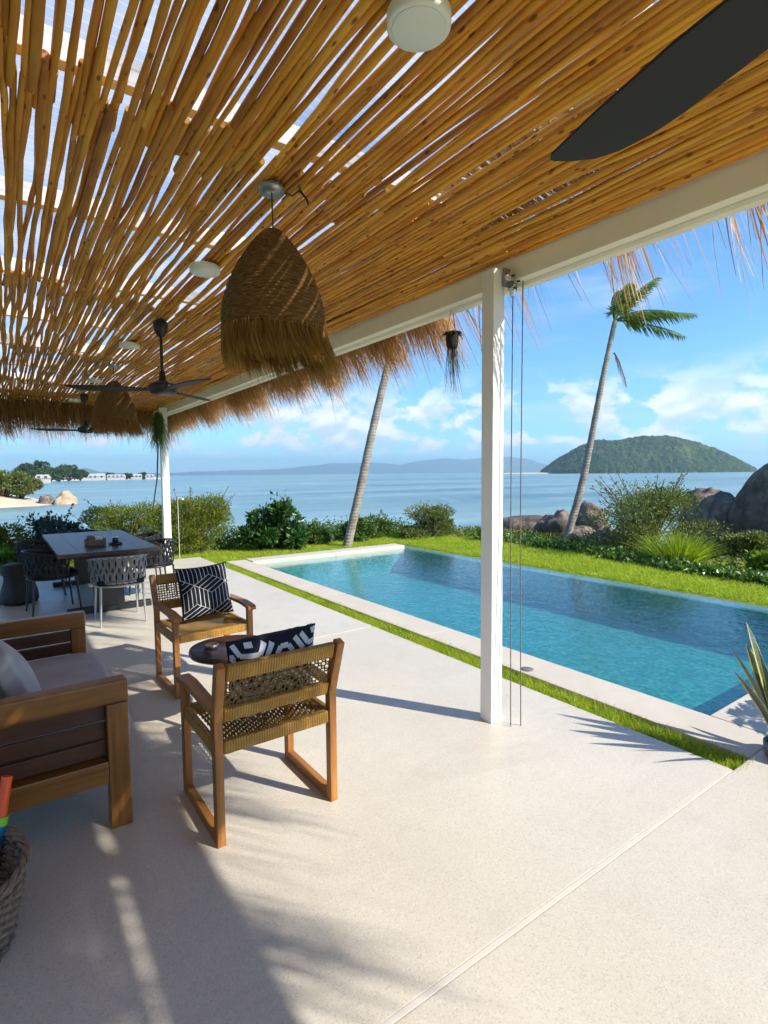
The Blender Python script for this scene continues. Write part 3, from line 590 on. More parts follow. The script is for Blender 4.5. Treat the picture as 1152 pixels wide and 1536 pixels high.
# far end
n = 13000; P = np.column_stack([rng.uniform(ROOF_X0, 3.0, n), 11.6 + rng.uniform(0, 0.28, n), 2.93 + rng.uniform(-0.08, 0.08, n)])
D = unit(np.column_stack([rng.normal(0.03, 0.16, n), 0.3 + rng.normal(0, 0.15, n), -1.0 + rng.normal(0, 0.1, n)])); cl = np.array([mnoise.noise((x * 3.3, 5.2, 0)) for x in P[:, 0]])
Lg = 0.85 * np.clip(0.42 + 0.2 * cl + rng.normal(0, 0.10, n), 0.12, 0.85)
o = ribbons('thatch_fringe', P, D, Lg, rng.uniform(0.0025, 0.007, n), M_THATCH, pav, 3, 0.25, (0.08, 0, 0)); o['kind'] = 'stuff'
# thatch lying on the eave, above the beam
def thatch_bed(n, x0, x1, y0, y1, z0, z1, along):
    P = np.column_stack([rng.uniform(x0, x1, n), rng.uniform(y0, y1, n), rng.uniform(z0, z1, n)])
    D = unit(np.column_stack([(1.0 if along == 'x' else 0.0) + rng.normal(0, 0.15, n), (1.0 if along == 'y' else 0.0) + rng.normal(0, 0.15, n), -0.2 + rng.normal(0, 0.08, n)]))
    o = ribbons('thatch_bed', P, D, rng.uniform(0.25, 0.5, n), rng.uniform(0.006, 0.013, n), M_THATCH, pav, 1); o['kind'] = 'stuff'
thatch_bed(6000, 2.0, 2.32, ROOF_Y0, 3.4, 3.10, 3.24, 'x'); thatch_bed(9000, 2.15, 2.72, 3.4, ROOF_Y1, 3.06, 3.24, 'x'); thatch_bed(6000, ROOF_X0, 2.9, 11.0, 11.6, 3.02, 3.24, 'y')
# ------------------------------------------------------------------ armchairs
def weave(mb, fn, nu, nv, w, amp=0.004, seg=2):
    """two crossing sets of flat cords over the patch fn(u,v)->point,normal ; u,v in 0..1"""
    for d, (na, nb) in enumerate(((nu, nv), (nv, nu))):
        for i in range(na):
            a = (i + 0.5) / na; L = []; Rr = []; m = nb * seg
            for k in range(m + 1):
                b = k / m; s = math.sin(math.pi * (b * nb - 0.5 + i + d)) * amp
                p, nr, du, dv = fn(a, b) if d == 0 else fn(b, a)
                off = (du if d == 0 else dv) * (w / 2); q = p + nr * s
                L.append(q - off); Rr.append(q + off)
            mb.strip(L, Rr)
            mb.strip([p + Vector((0, 0, 0)) for p in Rr], L)
def armchair(name, label, loc, rz):
    """faces +Y locally; origin on the floor under the seat centre; 0.60 wide, 0.54 deep"""
    c = empty(name, loc, rz); tag(c, label, 'armchair', 'cord seated teak armchairs')
    W, Dp = 0.30, 0.265; lw = 0.042
    for s in (-1, 1):
        x = s * (W - lw / 2)
        MB().box((x - 0.019, Dp - 0.05, 0.0), (x + 0.019, Dp, 0.585), 0.005).build('front_leg', M_TEAK[2], c)
        MB().box((x - 0.019, -Dp, 0.0), (x + 0.019, -Dp + 0.045, 0.56), 0.005).build('rear_leg', M_TEAK[2], c)
        MB().bar((x, -Dp + 0.024, 0.555), (x + s * 0.006, -Dp - 0.055, 0.815), 0.040, 0.046, (0, 1, 0.2), 0.005).build('back_upright', M_TEAK[2], c)
        MB().box((x - 0.018, -Dp + 0.046, 0.0), (x + 0.018, Dp - 0.051, 0.048), 0.005).build('floor_runner', M_TEAK[1], c)
        # arm: a flat board, widening and dropping a little to the front
        a = MB(); y0, y1 = -Dp + 0.04, Dp + 0.035; prof = [(y0, 0.022, 0.600), (y0 + 0.14, 0.028, 0.607), (y1 - 0.16, 0.032, 0.610), (y1 - 0.02, 0.034, 0.597), (y1, 0.030, 0.590)]
        vs = []; fs = []
        for (y, hw, z) in prof: vs += [(x - hw, y, z), (x + hw, y, z), (x + hw, y, z - 0.024), (x - hw, y, z - 0.024)]
        for i in range(len(prof) - 1):
            b = i * 4; fs += [(b + k, b + 4 + k, b + 4 + (k + 1) % 4, b + (k + 1) % 4) for k in range(4)]
        fs += [(0, 1, 2, 3), (16, 19, 18, 17)]; a.add(vs, [tuple(reversed(f)) for f in fs]); a.build('arm', M_TEAK[1], c)
        MB().box((x - 0.014, -Dp + 0.047, 0.395), (x + 0.014, Dp - 0.052, 0.455), 0.006).build('seat_rail', M_CORDWRAP, c)
    xi = W - lw - 0.001
    MB().box((-xi, Dp - 0.046, 0.395), (xi, Dp - 0.010, 0.453), 0.008).build('seat_rail', M_CORDWRAP, c)
    MB().box((-xi, -Dp + 0.006, 0.400), (xi, -Dp + 0.040, 0.460), 0.008).build('seat_rail', M_CORDWRAP, c)
    # back rails follow the lean
    def bk(z): t = (z - 0.555) / 0.26; return -Dp + 0.024 - 0.079 * t
    MB().bar((-xi, bk(0.575), 0.575), (xi, bk(0.575), 0.575), 0.030, 0.066, (0, -0.29, 0.95), 0.008).build('back_rail', M_CORDWRAP, c)
    MB().bar((-xi, bk(0.775), 0.775), (xi, bk(0.775), 0.775), 0.030, 0.074, (0, -0.29, 0.95), 0.008).build('top_rail', M_CORDWRAP, c)
    X, Y = Vector((1, 0, 0)), Vector((0, 1, 0))
    def seat(u, v):
        x = -xi + 2 * xi * u; y = -Dp + 0.03 + (2 * Dp - 0.07) * v; z = 0.452 - 0.03 * math.sin(math.pi * u) * math.sin(math.pi * v); return Vector((x, y, z)), Vector((0, 0, 1)), X, Y
    mb = MB(); weave(mb, seat, 26, 22, 0.0138); mb.build('woven_seat', M_CORDSEAT, c)
    up = Vector((0, -0.29, 0.957))
    def back(u, v):
        z = 0.603 + 0.142 * v; return Vector((-xi + 2 * xi * u, bk(z) + 0.0, z)), Vector((0, 0.957, 0.29)), X, up
    mb = MB(); weave(mb, back, 26, 8, 0.0085); mb.build('woven_back', M_CORD_SHADED, c)
    return c
armchair('armchair', 'teak armchair nearest the camera, seen from behind, holding the hexagon cushion', (0.985, 2.475, 0), R(0))
armchair('armchair', 'teak armchair facing the camera with the cube-line cushion, beyond the side table', (1.245, 4.19, 0), R(180 + 2))

# ------------------------------------------------------------------ cushions with printed lines
def cushion(name, label, w, T, M, fab, linemat, segs, lw):
    def th(u, v): return T * (max(0, 1 - u ** 4) ** 0.55) * (max(0, 1 - v ** 4) ** 0.55)
    def pos(u, v, side, off=0.0):
        k = 1 - 0.07 * (1 - v * v) * abs(u) ** 3; k2 = 1 - 0.07 * (1 - u * u) * abs(v) ** 3
        wob = 0.008 * mnoise.noise((u * 2.2, v * 2.2, side * 3.0 + w))
        return Vector((u * w / 2 * k, side * (th(u, v) + off) + wob * (1 if th(u, v) > 0.01 else 0), v * w / 2 * k2))
    n = 22; root = None; mb = MB()
    for side in (-1, 1):
        vs = [M @ pos(-1 + 2 * i / n, -1 + 2 * k / n, side) for k in range(n + 1) for i in range(n + 1)]
        fs = [(k * (n + 1) + i, k * (n + 1) + i + 1, (k + 1) * (n + 1) + i + 1, (k + 1) * (n + 1) + i) for k in range(n) for i in range(n)]
        mb.add(vs, fs if side < 0 else [tuple(reversed(f)) for f in fs], True)
    root = empty(name, M @ Vector((0, 0, -w / 2))); inv = Matrix.Translation(-root.location)
    b = mb.build('cover', fab, root); b.matrix_parent_inverse = inv
    ln = MB(); half = lw / w
    for side in (-1, 1):
        for (a, b_) in segs:
            a = Vector(a); b_ = Vector(b_); L = (b_ - a).length; m = max(2, int(L / 0.05)); d = (b_ - a) / L; nr = Vector((-d.y, d.x)) * half; LL = []; RR = []
            for i in range(m + 1):
                p = a + (b_ - a) * (i / m)
                if max(abs(p.x), abs(p.y)) > 0.965:
                    if len(LL) > 1: ln.strip(LL, RR) if side < 0 else ln.strip(RR, LL)
                    LL, RR = [], []; continue
                q, r = p + nr, p - nr; cl = lambda t: max(-0.98, min(0.98, t))
                LL.append(M @ pos(cl(q.x), cl(q.y), side, 0.0022)); RR.append(M @ pos(cl(r.x), cl(r.y), side, 0.0022))
            if len(LL) > 1: ln.strip(LL, RR) if side < 0 else ln.strip(RR, LL)
    p = ln.build('printed_lines', linemat, root); p.matrix_parent_inverse = inv
    tag(root, label, 'cushion', 'patterned scatter cushions'); return root
# cube lattice: each hexagon is three rhombi, each hatched along one edge
segs = []; a = 0.70; E3 = [Vector((math.cos(R(30 + 60 * k)), math.sin(R(30 + 60 * k)))) * a for k in range(6)]
for i in range(-3, 4):
    for k in range(-3, 4):
        c = Vector((i * a * math.sqrt(3) + (k % 2) * a * math.sqrt(3) / 2 + 0.12, k * a * 1.5 - 0.1))
        for q, (u, v) in enumerate(((0, 2), (2, 4), (4, 0))):
            e1, e2 = E3[u], E3[v]
            if q == 1: e1, e2 = e2, e1
            for t in (0, 0.25, 0.5, 0.75, 1.0): segs.append((c + e2 * t, c + e2 * t + e1))
            segs.append((c, c + e2)); segs.append((c + e1, c + e1 + e2))
MBc = Matrix.Translation((1.305, 4.315, 0.672)) @ Matrix.Rotation(R(3), 4, 'Z') @ Matrix.Rotation(R(-14), 4, 'X') @ Matrix.Rotation(R(-2), 4, 'Y')
cushion('cushion', 'black square cushion with thin white cube lines on the far armchair', 0.42, 0.075, MBc, M_BLACKFAB, M_LINE, segs, 0.0040)
segs = []; RH = 0.50
for i in range(-4, 5):
    for k in range(-4, 5):
        c = Vector((i * 1.5 * RH + 0.18, (k + (i % 2) / 2) * math.sqrt(3) * RH + 0.66))
        for r in (0.17, 0.41):
            pts = [c + Vector((math.cos(R(60 * m)) * r, math.sin(R(60 * m)) * r)) for m in range(6)]
            for m in range(6): segs.append((pts[m] + (pts[m] - pts[(m + 1) % 6]) * 0.02, pts[(m + 1) % 6]))
MAc = Matrix.Translation((1.005, 2.335, 0.670)) @ Matrix.Rotation(R(-4), 4, 'Z') @ Matrix.Rotation(R(15), 4, 'X') @ Matrix.Rotation(R(-3), 4, 'Y')
cushion('cushion', 'navy cushion with bold pale hexagons on the armchair nearest the camera', 0.43, 0.08, MAc, M_NAVY, M_LINE2, segs, 0.024)

# ------------------------------------------------------------------ round side table
st = empty('side_table', (1.165, 3.33, 0)); tag(st, 'round dark wooden side table between the two teak armchairs', 'side table')
MB().lathe([(0.0, 0.462), (0.225, 0.462), (0.255, 0.470), (0.262, 0.486), (0.258, 0.500), (0.244, 0.503), (0.236, 0.496), (0.0, 0.494)], 48).build('table_top', M_SIDETOP, st)
for k in range(3):
    a = R(90 + 120 * k); MB().tube([(0.13 * math.cos(a), 0.13 * math.sin(a), 0.461), (0.20 * math.cos(a), 0.20 * math.sin(a), 0.0)], [0.019, 0.014], 10).build('leg', M_SIDETOP, st)
t = MB().lathe([(0.0, 0.0), (0.034, 0.0), (0.040, 0.006), (0.042, 0.024), (0.038, 0.025), (0.034, 0.010), (0.0, 0.008)], 20).build('ashtray', M_GREYMETAL); t.location = (1.06, 3.40, 0.4945); tag(t, 'tiny pale dish on the round side table', 'dish')

# ------------------------------------------------------------------ sofa
sofa = empty('sofa', (0.0, 3.4, 0)); tag(sofa, 'brown wooden two-seat sofa with grey cushions at the left edge', 'sofa')
SX0, SX1, SY0, SY1 = -0.46, 0.43, -0.78, 0.78
for sgn, y in ((-1, SY0), (1, SY1)):
    ya, yb = (y, y + 0.085) if sgn < 0 else (y - 0.085, y)
    for nm, xa in (('front_post', SX1 - 0.088), ('rear_post', SX0)):
        MB().box((xa, ya, 0), (xa + 0.088, yb, 0.578), 0.006).build(nm, M_SOFA[2], sofa)
    MB().box((SX0, ya - 0.001, 0.5795), (SX1 + 0.003, yb + 0.001, 0.682), 0.012).build('arm_rail', M_SOFA[0], sofa)
    MB().box((SX0 + 0.0885, ya + 0.006, 0.215), (SX1 - 0.0885, yb - 0.006, 0.318), 0.006).build('lower_rail', M_SOFA[0], sofa)
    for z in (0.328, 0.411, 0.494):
        MB().box((SX0 + 0.0885, ya + 0.050 if sgn < 0 else ya + 0.012, z), (SX1 - 0.0885, ya + 0.072 if sgn < 0 else ya + 0.034, z + 0.074), 0.004).build('side_slat', M_SOFASLAT_SHADED, sofa)
MB().box((SX1 - 0.075, SY0 + 0.086, 0.215), (SX1 - 0.02, SY1 - 0.086, 0.30), 0.006).build('front_rail', M_SOFA[1], sofa)
MB().box((SX0 + 0.01, SY0 + 0.086, 0.215), (SX0 + 0.065, SY1 - 0.086, 0.30), 0.006).build('rear_rail', M_SOFA[1], sofa)
MB().box((SX0 + 0.01, SY0 + 0.086, 0.60), (SX0 + 0.055, SY1 - 0.086, 0.70), 0.006).build('top_back_rail', M_SOFA[1], sofa)
for k in range(7): MB().box((SX0 + 0.075 + k * 0.10, SY0 + 0.087, 0.275), (SX0 + 0.135 + k * 0.10, SY1 - 0.087, 0.299), 0.003).build('seat_slat', M_SOFA[1], sofa)
def pad(name, a, b, bev, mat, parent, puff=0.02, seed=0.0, M=None):
    bm = bmesh.new(); bmesh.ops.create_cube(bm, size=1.0); bmesh.ops.subdivide_edges(bm, edges=list(bm.edges), cuts=9, use_grid_fill=True)
    a, b = Vector(a), Vector(b); c = (a + b) / 2; s = b - a; mb = MB()
    for v in bm.verts:
        u = v.co * 2; q = Vector(u); nrm = (abs(u.x) ** 8 + abs(u.y) ** 8 + abs(u.z) ** 8) ** (1 / 8); q = q / max(nrm, 1e-6) * max(abs(u.x), abs(u.y), abs(u.z))
        p = Vector((c.x + q.x * s.x / 2, c.y + q.y * s.y / 2, c.z + q.z * s.z / 2)); k = (1 - u.x ** 2) * (1 - u.y ** 2) * (1 - 0 * u.z)
        ax = min(range(3), key=lambda i: s[i]); oth = [i for i in range(3) if i != ax]; bulge = (1 - u[oth[0]] ** 2) * (1 - u[oth[1]] ** 2)
        p[ax] += puff * bulge * (1 if u[ax] > 0 else -1) * abs(u[ax]) + 0.007 * mnoise.noise((p.x * 5, p.y * 5, p.z * 5 + seed))
        v.co = M @ p if M else p
    bm.verts.index_update(); mb.add([v.co for v in bm.verts], [[v.index for v in f.verts] for f in bm.faces], True); bm.free(); return mb.build(name, mat, parent)
pad('seat_cushion', (SX0 + 0.07, SY0 + 0.09, 0.302), (SX1 + 0.055, SY1 - 0.09, 0.432), 0.03, M_GREYFAB, sofa, 0.012)
bp = pad('back_cushion', (-0.09, -0.66, -0.22), (0.09, -0.01, 0.22), 0.03, M_GREYFAB, sofa, 0.04, 3.0); bp.location = (-0.20, 0, 0.655); bp.rotation_euler = (0, R(-14), 0)
bp = pad('back_cushion', (-0.09, 0.01, -0.22), (0.09, 0.66, 0.22), 0.03, M_GREYFAB, sofa, 0.04, 5.0); bp.location = (-0.20, 0, 0.655); bp.rotation_euler = (0, R(-14), 0)
tw = pad('throw_cushion', (-0.05, -0.2, -0.2), (0.05, 0.2, 0.2), 0.03, M_GREYFAB, None, 0.05, 9.0); tw.location = (0.0, 3.18, 0.60); tw.rotation_euler = (R(2), R(-22), R(6)); tag(tw, 'pale grey loose cushion leaning at the back of the sofa seat', 'cushion')

# ------------------------------------------------------------------ dining table and things on it
dt = empty('dining_table', (1.005, 8.06, 0)); tag(dt, 'long dark dining table with six rope chairs round it', 'dining table')
TX, TY = 0.525, 1.28
for k in range(5):
    x0 = -TX + k * 2 * TX / 5; MB().box((x0 + 0.0008, -TY, 0.705), (x0 + 2 * TX / 5 - 0.0008, TY, 0.745), 0.003).build('top_plank', M_TABLETOP, dt)
MB().box((-TX - 0.001, -TY - 0.014, 0.703), (TX + 0.001, -TY - 0.0005, 0.7455), 0.002).build('end_edge', M_TABLEEDGE, dt)
MB().box((-TX - 0.001, TY + 0.0005, 0.703), (TX + 0.001, TY + 0.014, 0.7455), 0.002).build('end_edge', M_TABLEEDGE, dt)
for s in (-1, 1):
    y = s * 1.0; MB().box((-0.44, y - 0.05, 0.0), (0.46, y + 0.05, 0.07), 0.004).build('foot', M_BLACK, dt)
    MB().box((-0.16, y - 0.05, 0.0705), (0.16, y + 0.05, 0.65), 0.004).build('pedestal', M_BLACK, dt)
    MB().box((-0.42, y - 0.05, 0.6505), (0.42, y + 0.05, 0.7045), 0.004).build('bearer', M_BLACK, dt)
M_BOX = mat_simple('tissue_box', (0.16, 0.085, 0.05), 0.5, 0.2, 20, 0.2); M_PAPER = mat_simple('paper', (0.72, 0.66, 0.58), 0.8, 0.05, 20, 0.2)
cd = empty('condiment_box', (0.93, 7.45, 0.7455)); tag(cd, 'open brown wooden box of small packets on the dining table', 'box')
for a, b in (((-0.11, -0.08, 0), (0.11, 0.08, 0.012)), ((-0.11, -0.08, 0.0125), (-0.098, 0.08, 0.085)), ((0.098, -0.08, 0.0125), (0.11, 0.08, 0.085)), ((-0.0975, -0.08, 0.0125), (0.0975, -0.068, 0.075)), ((-0.0975, 0.068, 0.0125), (0.0975, 0.08, 0.085))):
    MB().box(a, b, 0.002).build('panel', M_BOX, cd)
MB().box((0.0, -0.05, 0.013), (0.085, 0.05, 0.105), 0.01).build('packet', M_PAPER, cd); MB().box((-0.085, -0.04, 0.013), (-0.012, 0.05, 0.125), 0.004).build('packet', M_BOX, cd)
t2 = empty('cup_tray', (1.15, 7.40, 0.7455)); tag(t2, 'small dark tray holding a glass jar on the dining table', 'tray')
MB().lathe([(0, 0), (0.075, 0), (0.082, 0.02), (0.076, 0.021), (0.07, 0.007), (0, 0.006)], 28).build('tray', M_SIDETOP, t2)
jar_ = MB().lathe([(0, 0.0075), (0.034, 0.0075), (0.036, 0.07), (0.032, 0.078), (0, 0.08)], 20).build('jar', M_BLACK, t2); MB().lathe([(0, 0.0805), (0.034, 0.0805), (0.034, 0.094), (0, 0.096)], 20).build('lid', M_CHROME, jar_)

# ------------------------------------------------------------------ rope dining chairs
def dining_chair(rope, legm, padm):
    """faces +Y, origin on the floor under the seat centre"""
    c = empty('dining_chair', (0, 0, 0))
    for sx_ in (-1, 1):
        for sy_ in (-1, 1):
            MB().tube([(sx_ * 0.205, sy_ * 0.21, 0.43), (sx_ * 0.222, sy_ * 0.245, 0.0)], [0.013, 0.010], 10).build('leg', legm, c)
    pts = [(0.25 * math.cos(t) * (1.0 if True else 1), 0.25 * math.sin(t), 0.42) for t in np.linspace(0, 2 * math.pi, 33)]
    MB().tube(pts, 0.012, 8, False).build('seat_ring', legm, c)
    pad('seat_pad', (-0.235, -0.225, 0.425), (0.235, 0.245, 0.485), 0.02, padm, c, 0.012)
    # barrel back: lower rail, top rail and woven straps between them, open to the front
    def arc(t, z, k): r = 0.262 + 0.028 * k; return Vector((r * math.sin(t), -r * math.cos(t) * 0.98 - 0.0, z))
    T = R(118)
    def top(t): return 0.735 - 0.075 * (abs(t) / T) ** 2.2
    MB().tube([arc(t, top(t), 1) for t in np.linspace(-T, T, 40)], 0.0115, 8).build('top_rail', legm, c)
    MB().tube([arc(t, 0.455, 0) for t in np.linspace(-T, T, 40)], 0.010, 8).build('bottom_rail', legm, c)
    for s in (-1, 1): MB().tube([arc(s * T, 0.455, 0), arc(s * T, top(T), 1)], 0.0105, 8).build('arm_post', legm, c)
    mb = MB(); ns = 19; dt_ = 2 * T / ns
    for i in range(ns):
        for sg in (-1, 1):
            t0 = -T + (i + 0.5) * dt_; LL = []; RR = []; hw = 0.0135 / 0.27
            for k in range(13):
                v = k / 12; t = t0 + sg * dt_ * 0.40 * math.sin(2 * math.pi * v); bulge = 0.008 * sg * math.cos(math.pi * v * 2 + math.pi * i)
                t = max(-T, min(T, t)); zz = 0.447 + (top(t) + 0.008 - 0.447) * v; rr_ = 1 + (0.010 + bulge) / 0.27
                p0, p1 = arc(t - hw, zz, v), arc(t + hw, zz, v); LL.append(Vector((p0.x * rr_, p0.y * rr_, zz))); RR.append(Vector((p1.x * rr_, p1.y * rr_, zz)))
            mb.strip(LL, RR)
    mb.build('woven_back', rope, c)
    return c
M_LEGGREY = mat_simple('grey_chair_frame', (0.40, 0.39, 0.37), 0.45, 0.05, 8, 0.05, 0.3)
G = 'rope chairs round the dining table'
ch = dining_chair(M_ROPEGREY, M_LEGGREY, M_BLACKFAB); ch.location = (1.03, 6.52, 0); ch.rotation_euler.z = R(-1); tag(ch, 'light grey rope dining chair at the near end of the dark table', 'dining chair', G)
dk = dining_chair(M_ROPEDARK, M_BLACK, M_BLACKFAB)
spots = [((0.46, 7.42), -84, 'charcoal rope chair on the left of the dining table, nearer the sofa'), ((0.42, 8.55), -92, 'charcoal rope chair on the left of the dining table, far one'), ((1.60, 7.55), 92, 'charcoal rope chair on the right of the dining table, nearer one'),
         ((1.66, 8.55), 86, 'charcoal rope chair on the right of the dining table, beside the far post'), ((0.98, 9.62), 180, 'charcoal rope chair at the far end of the dining table')]
for i, ((x, y), a, lab) in enumerate(spots):
    c = dk if i == 0 else copy_tree(dk); c.location = (x, y, 0); c.rotation_euler.z = R(a); tag(c, lab, 'dining chair', G)
# black carved stump beside the table
mb = MB(); prof = [(0.0, 0.0), (0.19, 0.0), (0.205, 0.05), (0.19, 0.15), (0.165, 0.25), (0.15, 0.33), (0.17, 0.42), (0.175, 0.47), (0.15, 0.495), (0.0, 0.50)]
mb.lathe(prof, 28, fn=lambda t, i: 1 + 0.10 * math.sin(3 * t + i * 0.35) + 0.05 * math.sin(7 * t + i * 0.5))
o = mb.build('stump_stool', mat_simple('black_stump', (0.012, 0.011, 0.011), 0.6, 0.3, 12, 0.6)); o.location = (0.13, 8.2, 0.0005); tag(o, 'black knobbly stump stool on the floor left of the dining chairs', 'stool')

# ------------------------------------------------------------------ wicker basket with a toy
bk_ = empty('wicker_basket', (-0.265, 2.235, 0)); tag(bk_, 'brown wicker basket with a toy in it at the lower left corner', 'basket')
mb = MB(); nst = 30
def brad(z): return 0.225 + 0.055 * (z / 0.26)
for k in range(17):
    z = 0.012 + k * 0.0152; pts = []
    for i in range(nst * 4 + 1):
        t = 2 * math.pi * i / (nst * 4); r = brad(z) + 0.006 * math.cos(nst * t / 1.0 + math.pi * k); z2 = z + 0.006 * mnoise.noise((math.cos(t) * 2, math.sin(t) * 2, k * 0.1)); pts.append((r * math.cos(t), r * math.sin(t), z2))
    mb.tube(pts, 0.0082, 5, False)
mb.build('woven_side', M_WICKER, bk_)
mb = MB()
for i in range(nst): t = 2 * math.pi * (i + 0.5) / nst; mb.tube([(brad(z) * math.cos(t), brad(z) * math.sin(t), z) for z in (0.0, 0.13, 0.262)], 0.0045, 5)
mb.build('stake', M_WICKER, bk_)
mb = MB()
for q in range(3):
    mb.tube([((brad(0.268) + 0.009 * math.cos(9 * t + q * 2.1)) * math.cos(t), (brad(0.268) + 0.009 * math.cos(9 * t + q * 2.1)) * math.sin(t), 0.272 + 0.009 * math.sin(9 * t + q * 2.1)) for t in np.linspace(0, 2 * math.pi, 90)], 0.0085, 6, False)
mb.build('rim', M_WICKER, bk_); MB().lathe([(0, 0.004), (0.225, 0.004), (0.225, 0.012), (0, 0.012)], 30).build('bottom', M_WICKER, bk_)
toy = empty('toy_pump', (-0.115, 2.36, 0.05)); tag(toy, 'blue and orange toy water pump standing in the wicker basket', 'toy')
def pm(n, c): return mat_simple(n, c, 0.35, 0.04, 5, 0.02)
ax = Vector((0.13, 0.13, 0.62)).normalized()
MB().tube([ax * 0.0, ax * 0.26], 0.024, 16).build('barrel', pm('toy_blue', (0.01, 0.16, 0.33)), toy); MB().tube([ax * 0.2602, ax * 0.29], 0.028, 16).build('collar', pm('toy_green', (0.20, 0.55, 0.04)), toy)
MB().tube([ax * 0.2904, ax * 0.36, ax * 0.43], [0.021, 0.020, 0.019], 16).build('handle', pm('toy_orange', (0.85, 0.09, 0.01)), toy)
# ------------------------------------------------------------------ ceiling fans
BZ = 2.34
def fan():
    c = empty('ceiling_fan', (0, 0, BZ))
    MB().lathe([(0.0, 0.60), (0.035, 0.60), (0.062, 0.57), (0.055, 0.50), (0.028, 0.455), (0.0, 0.45)], 24).build('canopy', M_BLACK, c)
    MB().tube([(0, 0, 0.10), (0, 0, 0.47)], 0.0125, 12).build('down_rod', M_BLACK, c)
    MB().lathe([(0.0, 0.16), (0.022, 0.16), (0.03, 0.09), (0.055, 0.062), (0.105, 0.052), (0.118, 0.03), (0.118, -0.012), (0.095, -0.034), (0.05, -0.042), (0.0, -0.044)], 32).build('motor', M_BLACK, c)
    for k in range(3):
        out = [(0.11, -0.035), (0.20, -0.062), (0.32, -0.086), (0.50, -0.094), (0.58, -0.088), (0.65, -0.068), (0.70, -0.036), (0.735, 0.010), (0.756, 0.055), (0.757, 0.068), (0.745, 0.076), (0.60, 0.086), (0.40, 0.088), (0.25, 0.076), (0.11, 0.035)]
        M = Matrix.Rotation(R(120 * k), 4, 'Z') @ Matrix.Rotation(R(7), 4, 'X') @ Matrix.Diagonal((0.99, 0.83, 1.0, 1.0)); mb = MB(); n = len(out)
        vs = [M @ Vector((x, y, 0.004)) for x, y in out] + [M @ Vector((x, y, -0.004)) for x, y in out]
        mb.add(vs, [tuple(range(n)), tuple(reversed(range(n, 2 * n)))] + [(i, n + i, n + (i + 1) % n, (i + 1) % n) for i in range(n)]); bl_ = mb.build('blade', M_BLADE, c)
        MB().bar(Matrix.Rotation(R(120 * k), 4, 'Z') @ Vector((0.07, 0, 0.012)), Matrix.Rotation(R(120 * k), 4, 'Z') @ Vector((0.20, 0, 0.010)), 0.04, 0.006, (0, 0, 1), 0.001).build('blade_bracket', M_BLACK, bl_)
    return c
f0 = fan()
for i, ((x, y), a, lab) in enumerate([((0.969, 0.12), 75.0, 'black ceiling fan overhead, one blade reaching in from the upper right'), ((1.20, 4.98), 40.0, 'black three-blade ceiling fan between the two raffia pendants'), ((1.20, 10.05), 52.0, 'black ceiling fan farthest away, left of the far raffia pendant')]):
    c = f0 if i == 0 else copy_tree(f0); c.location = (x, y, BZ); c.rotation_euler.z = R(a); tag(c, lab, 'ceiling fan', 'black ceiling fans')
# ------------------------------------------------------------------ round surface lights
def disc():
    c = empty('ceiling_light', (0, 0, 0))
    hs_ = MB().lathe([(0.0, 0.0), (0.090, 0.0), (0.094, -0.005), (0.094, -0.036), (0.088, -0.042), (0.0, -0.042)][::-1], 40).build('housing', M_LAMP, c)
    MB().lathe([(0.0, -0.0435), (0.078, -0.0435), (0.080, -0.0425), (0.0, -0.0423)][::-1], 40).build('diffuser', M_LAMPGLASS, hs_)
    return c
d0 = disc()
for i, (y, lab) in enumerate([(1.29, 'round white ceiling light at the top edge, nearest the camera'), (3.55, 'round white ceiling light just left of the near raffia pendant'), (6.0, 'round white ceiling light left of the middle fan rod'), (8.4, 'round white ceiling light above the far raffia pendant'), (10.85, 'round white ceiling light farthest from the camera')]):
    c = d0 if i == 0 else copy_tree(d0); c.location = (1.06 if i == 0 else 1.14, y, ceil_z(1.12) - 0.002); tag(c, lab, 'ceiling light', 'round ceiling lights')
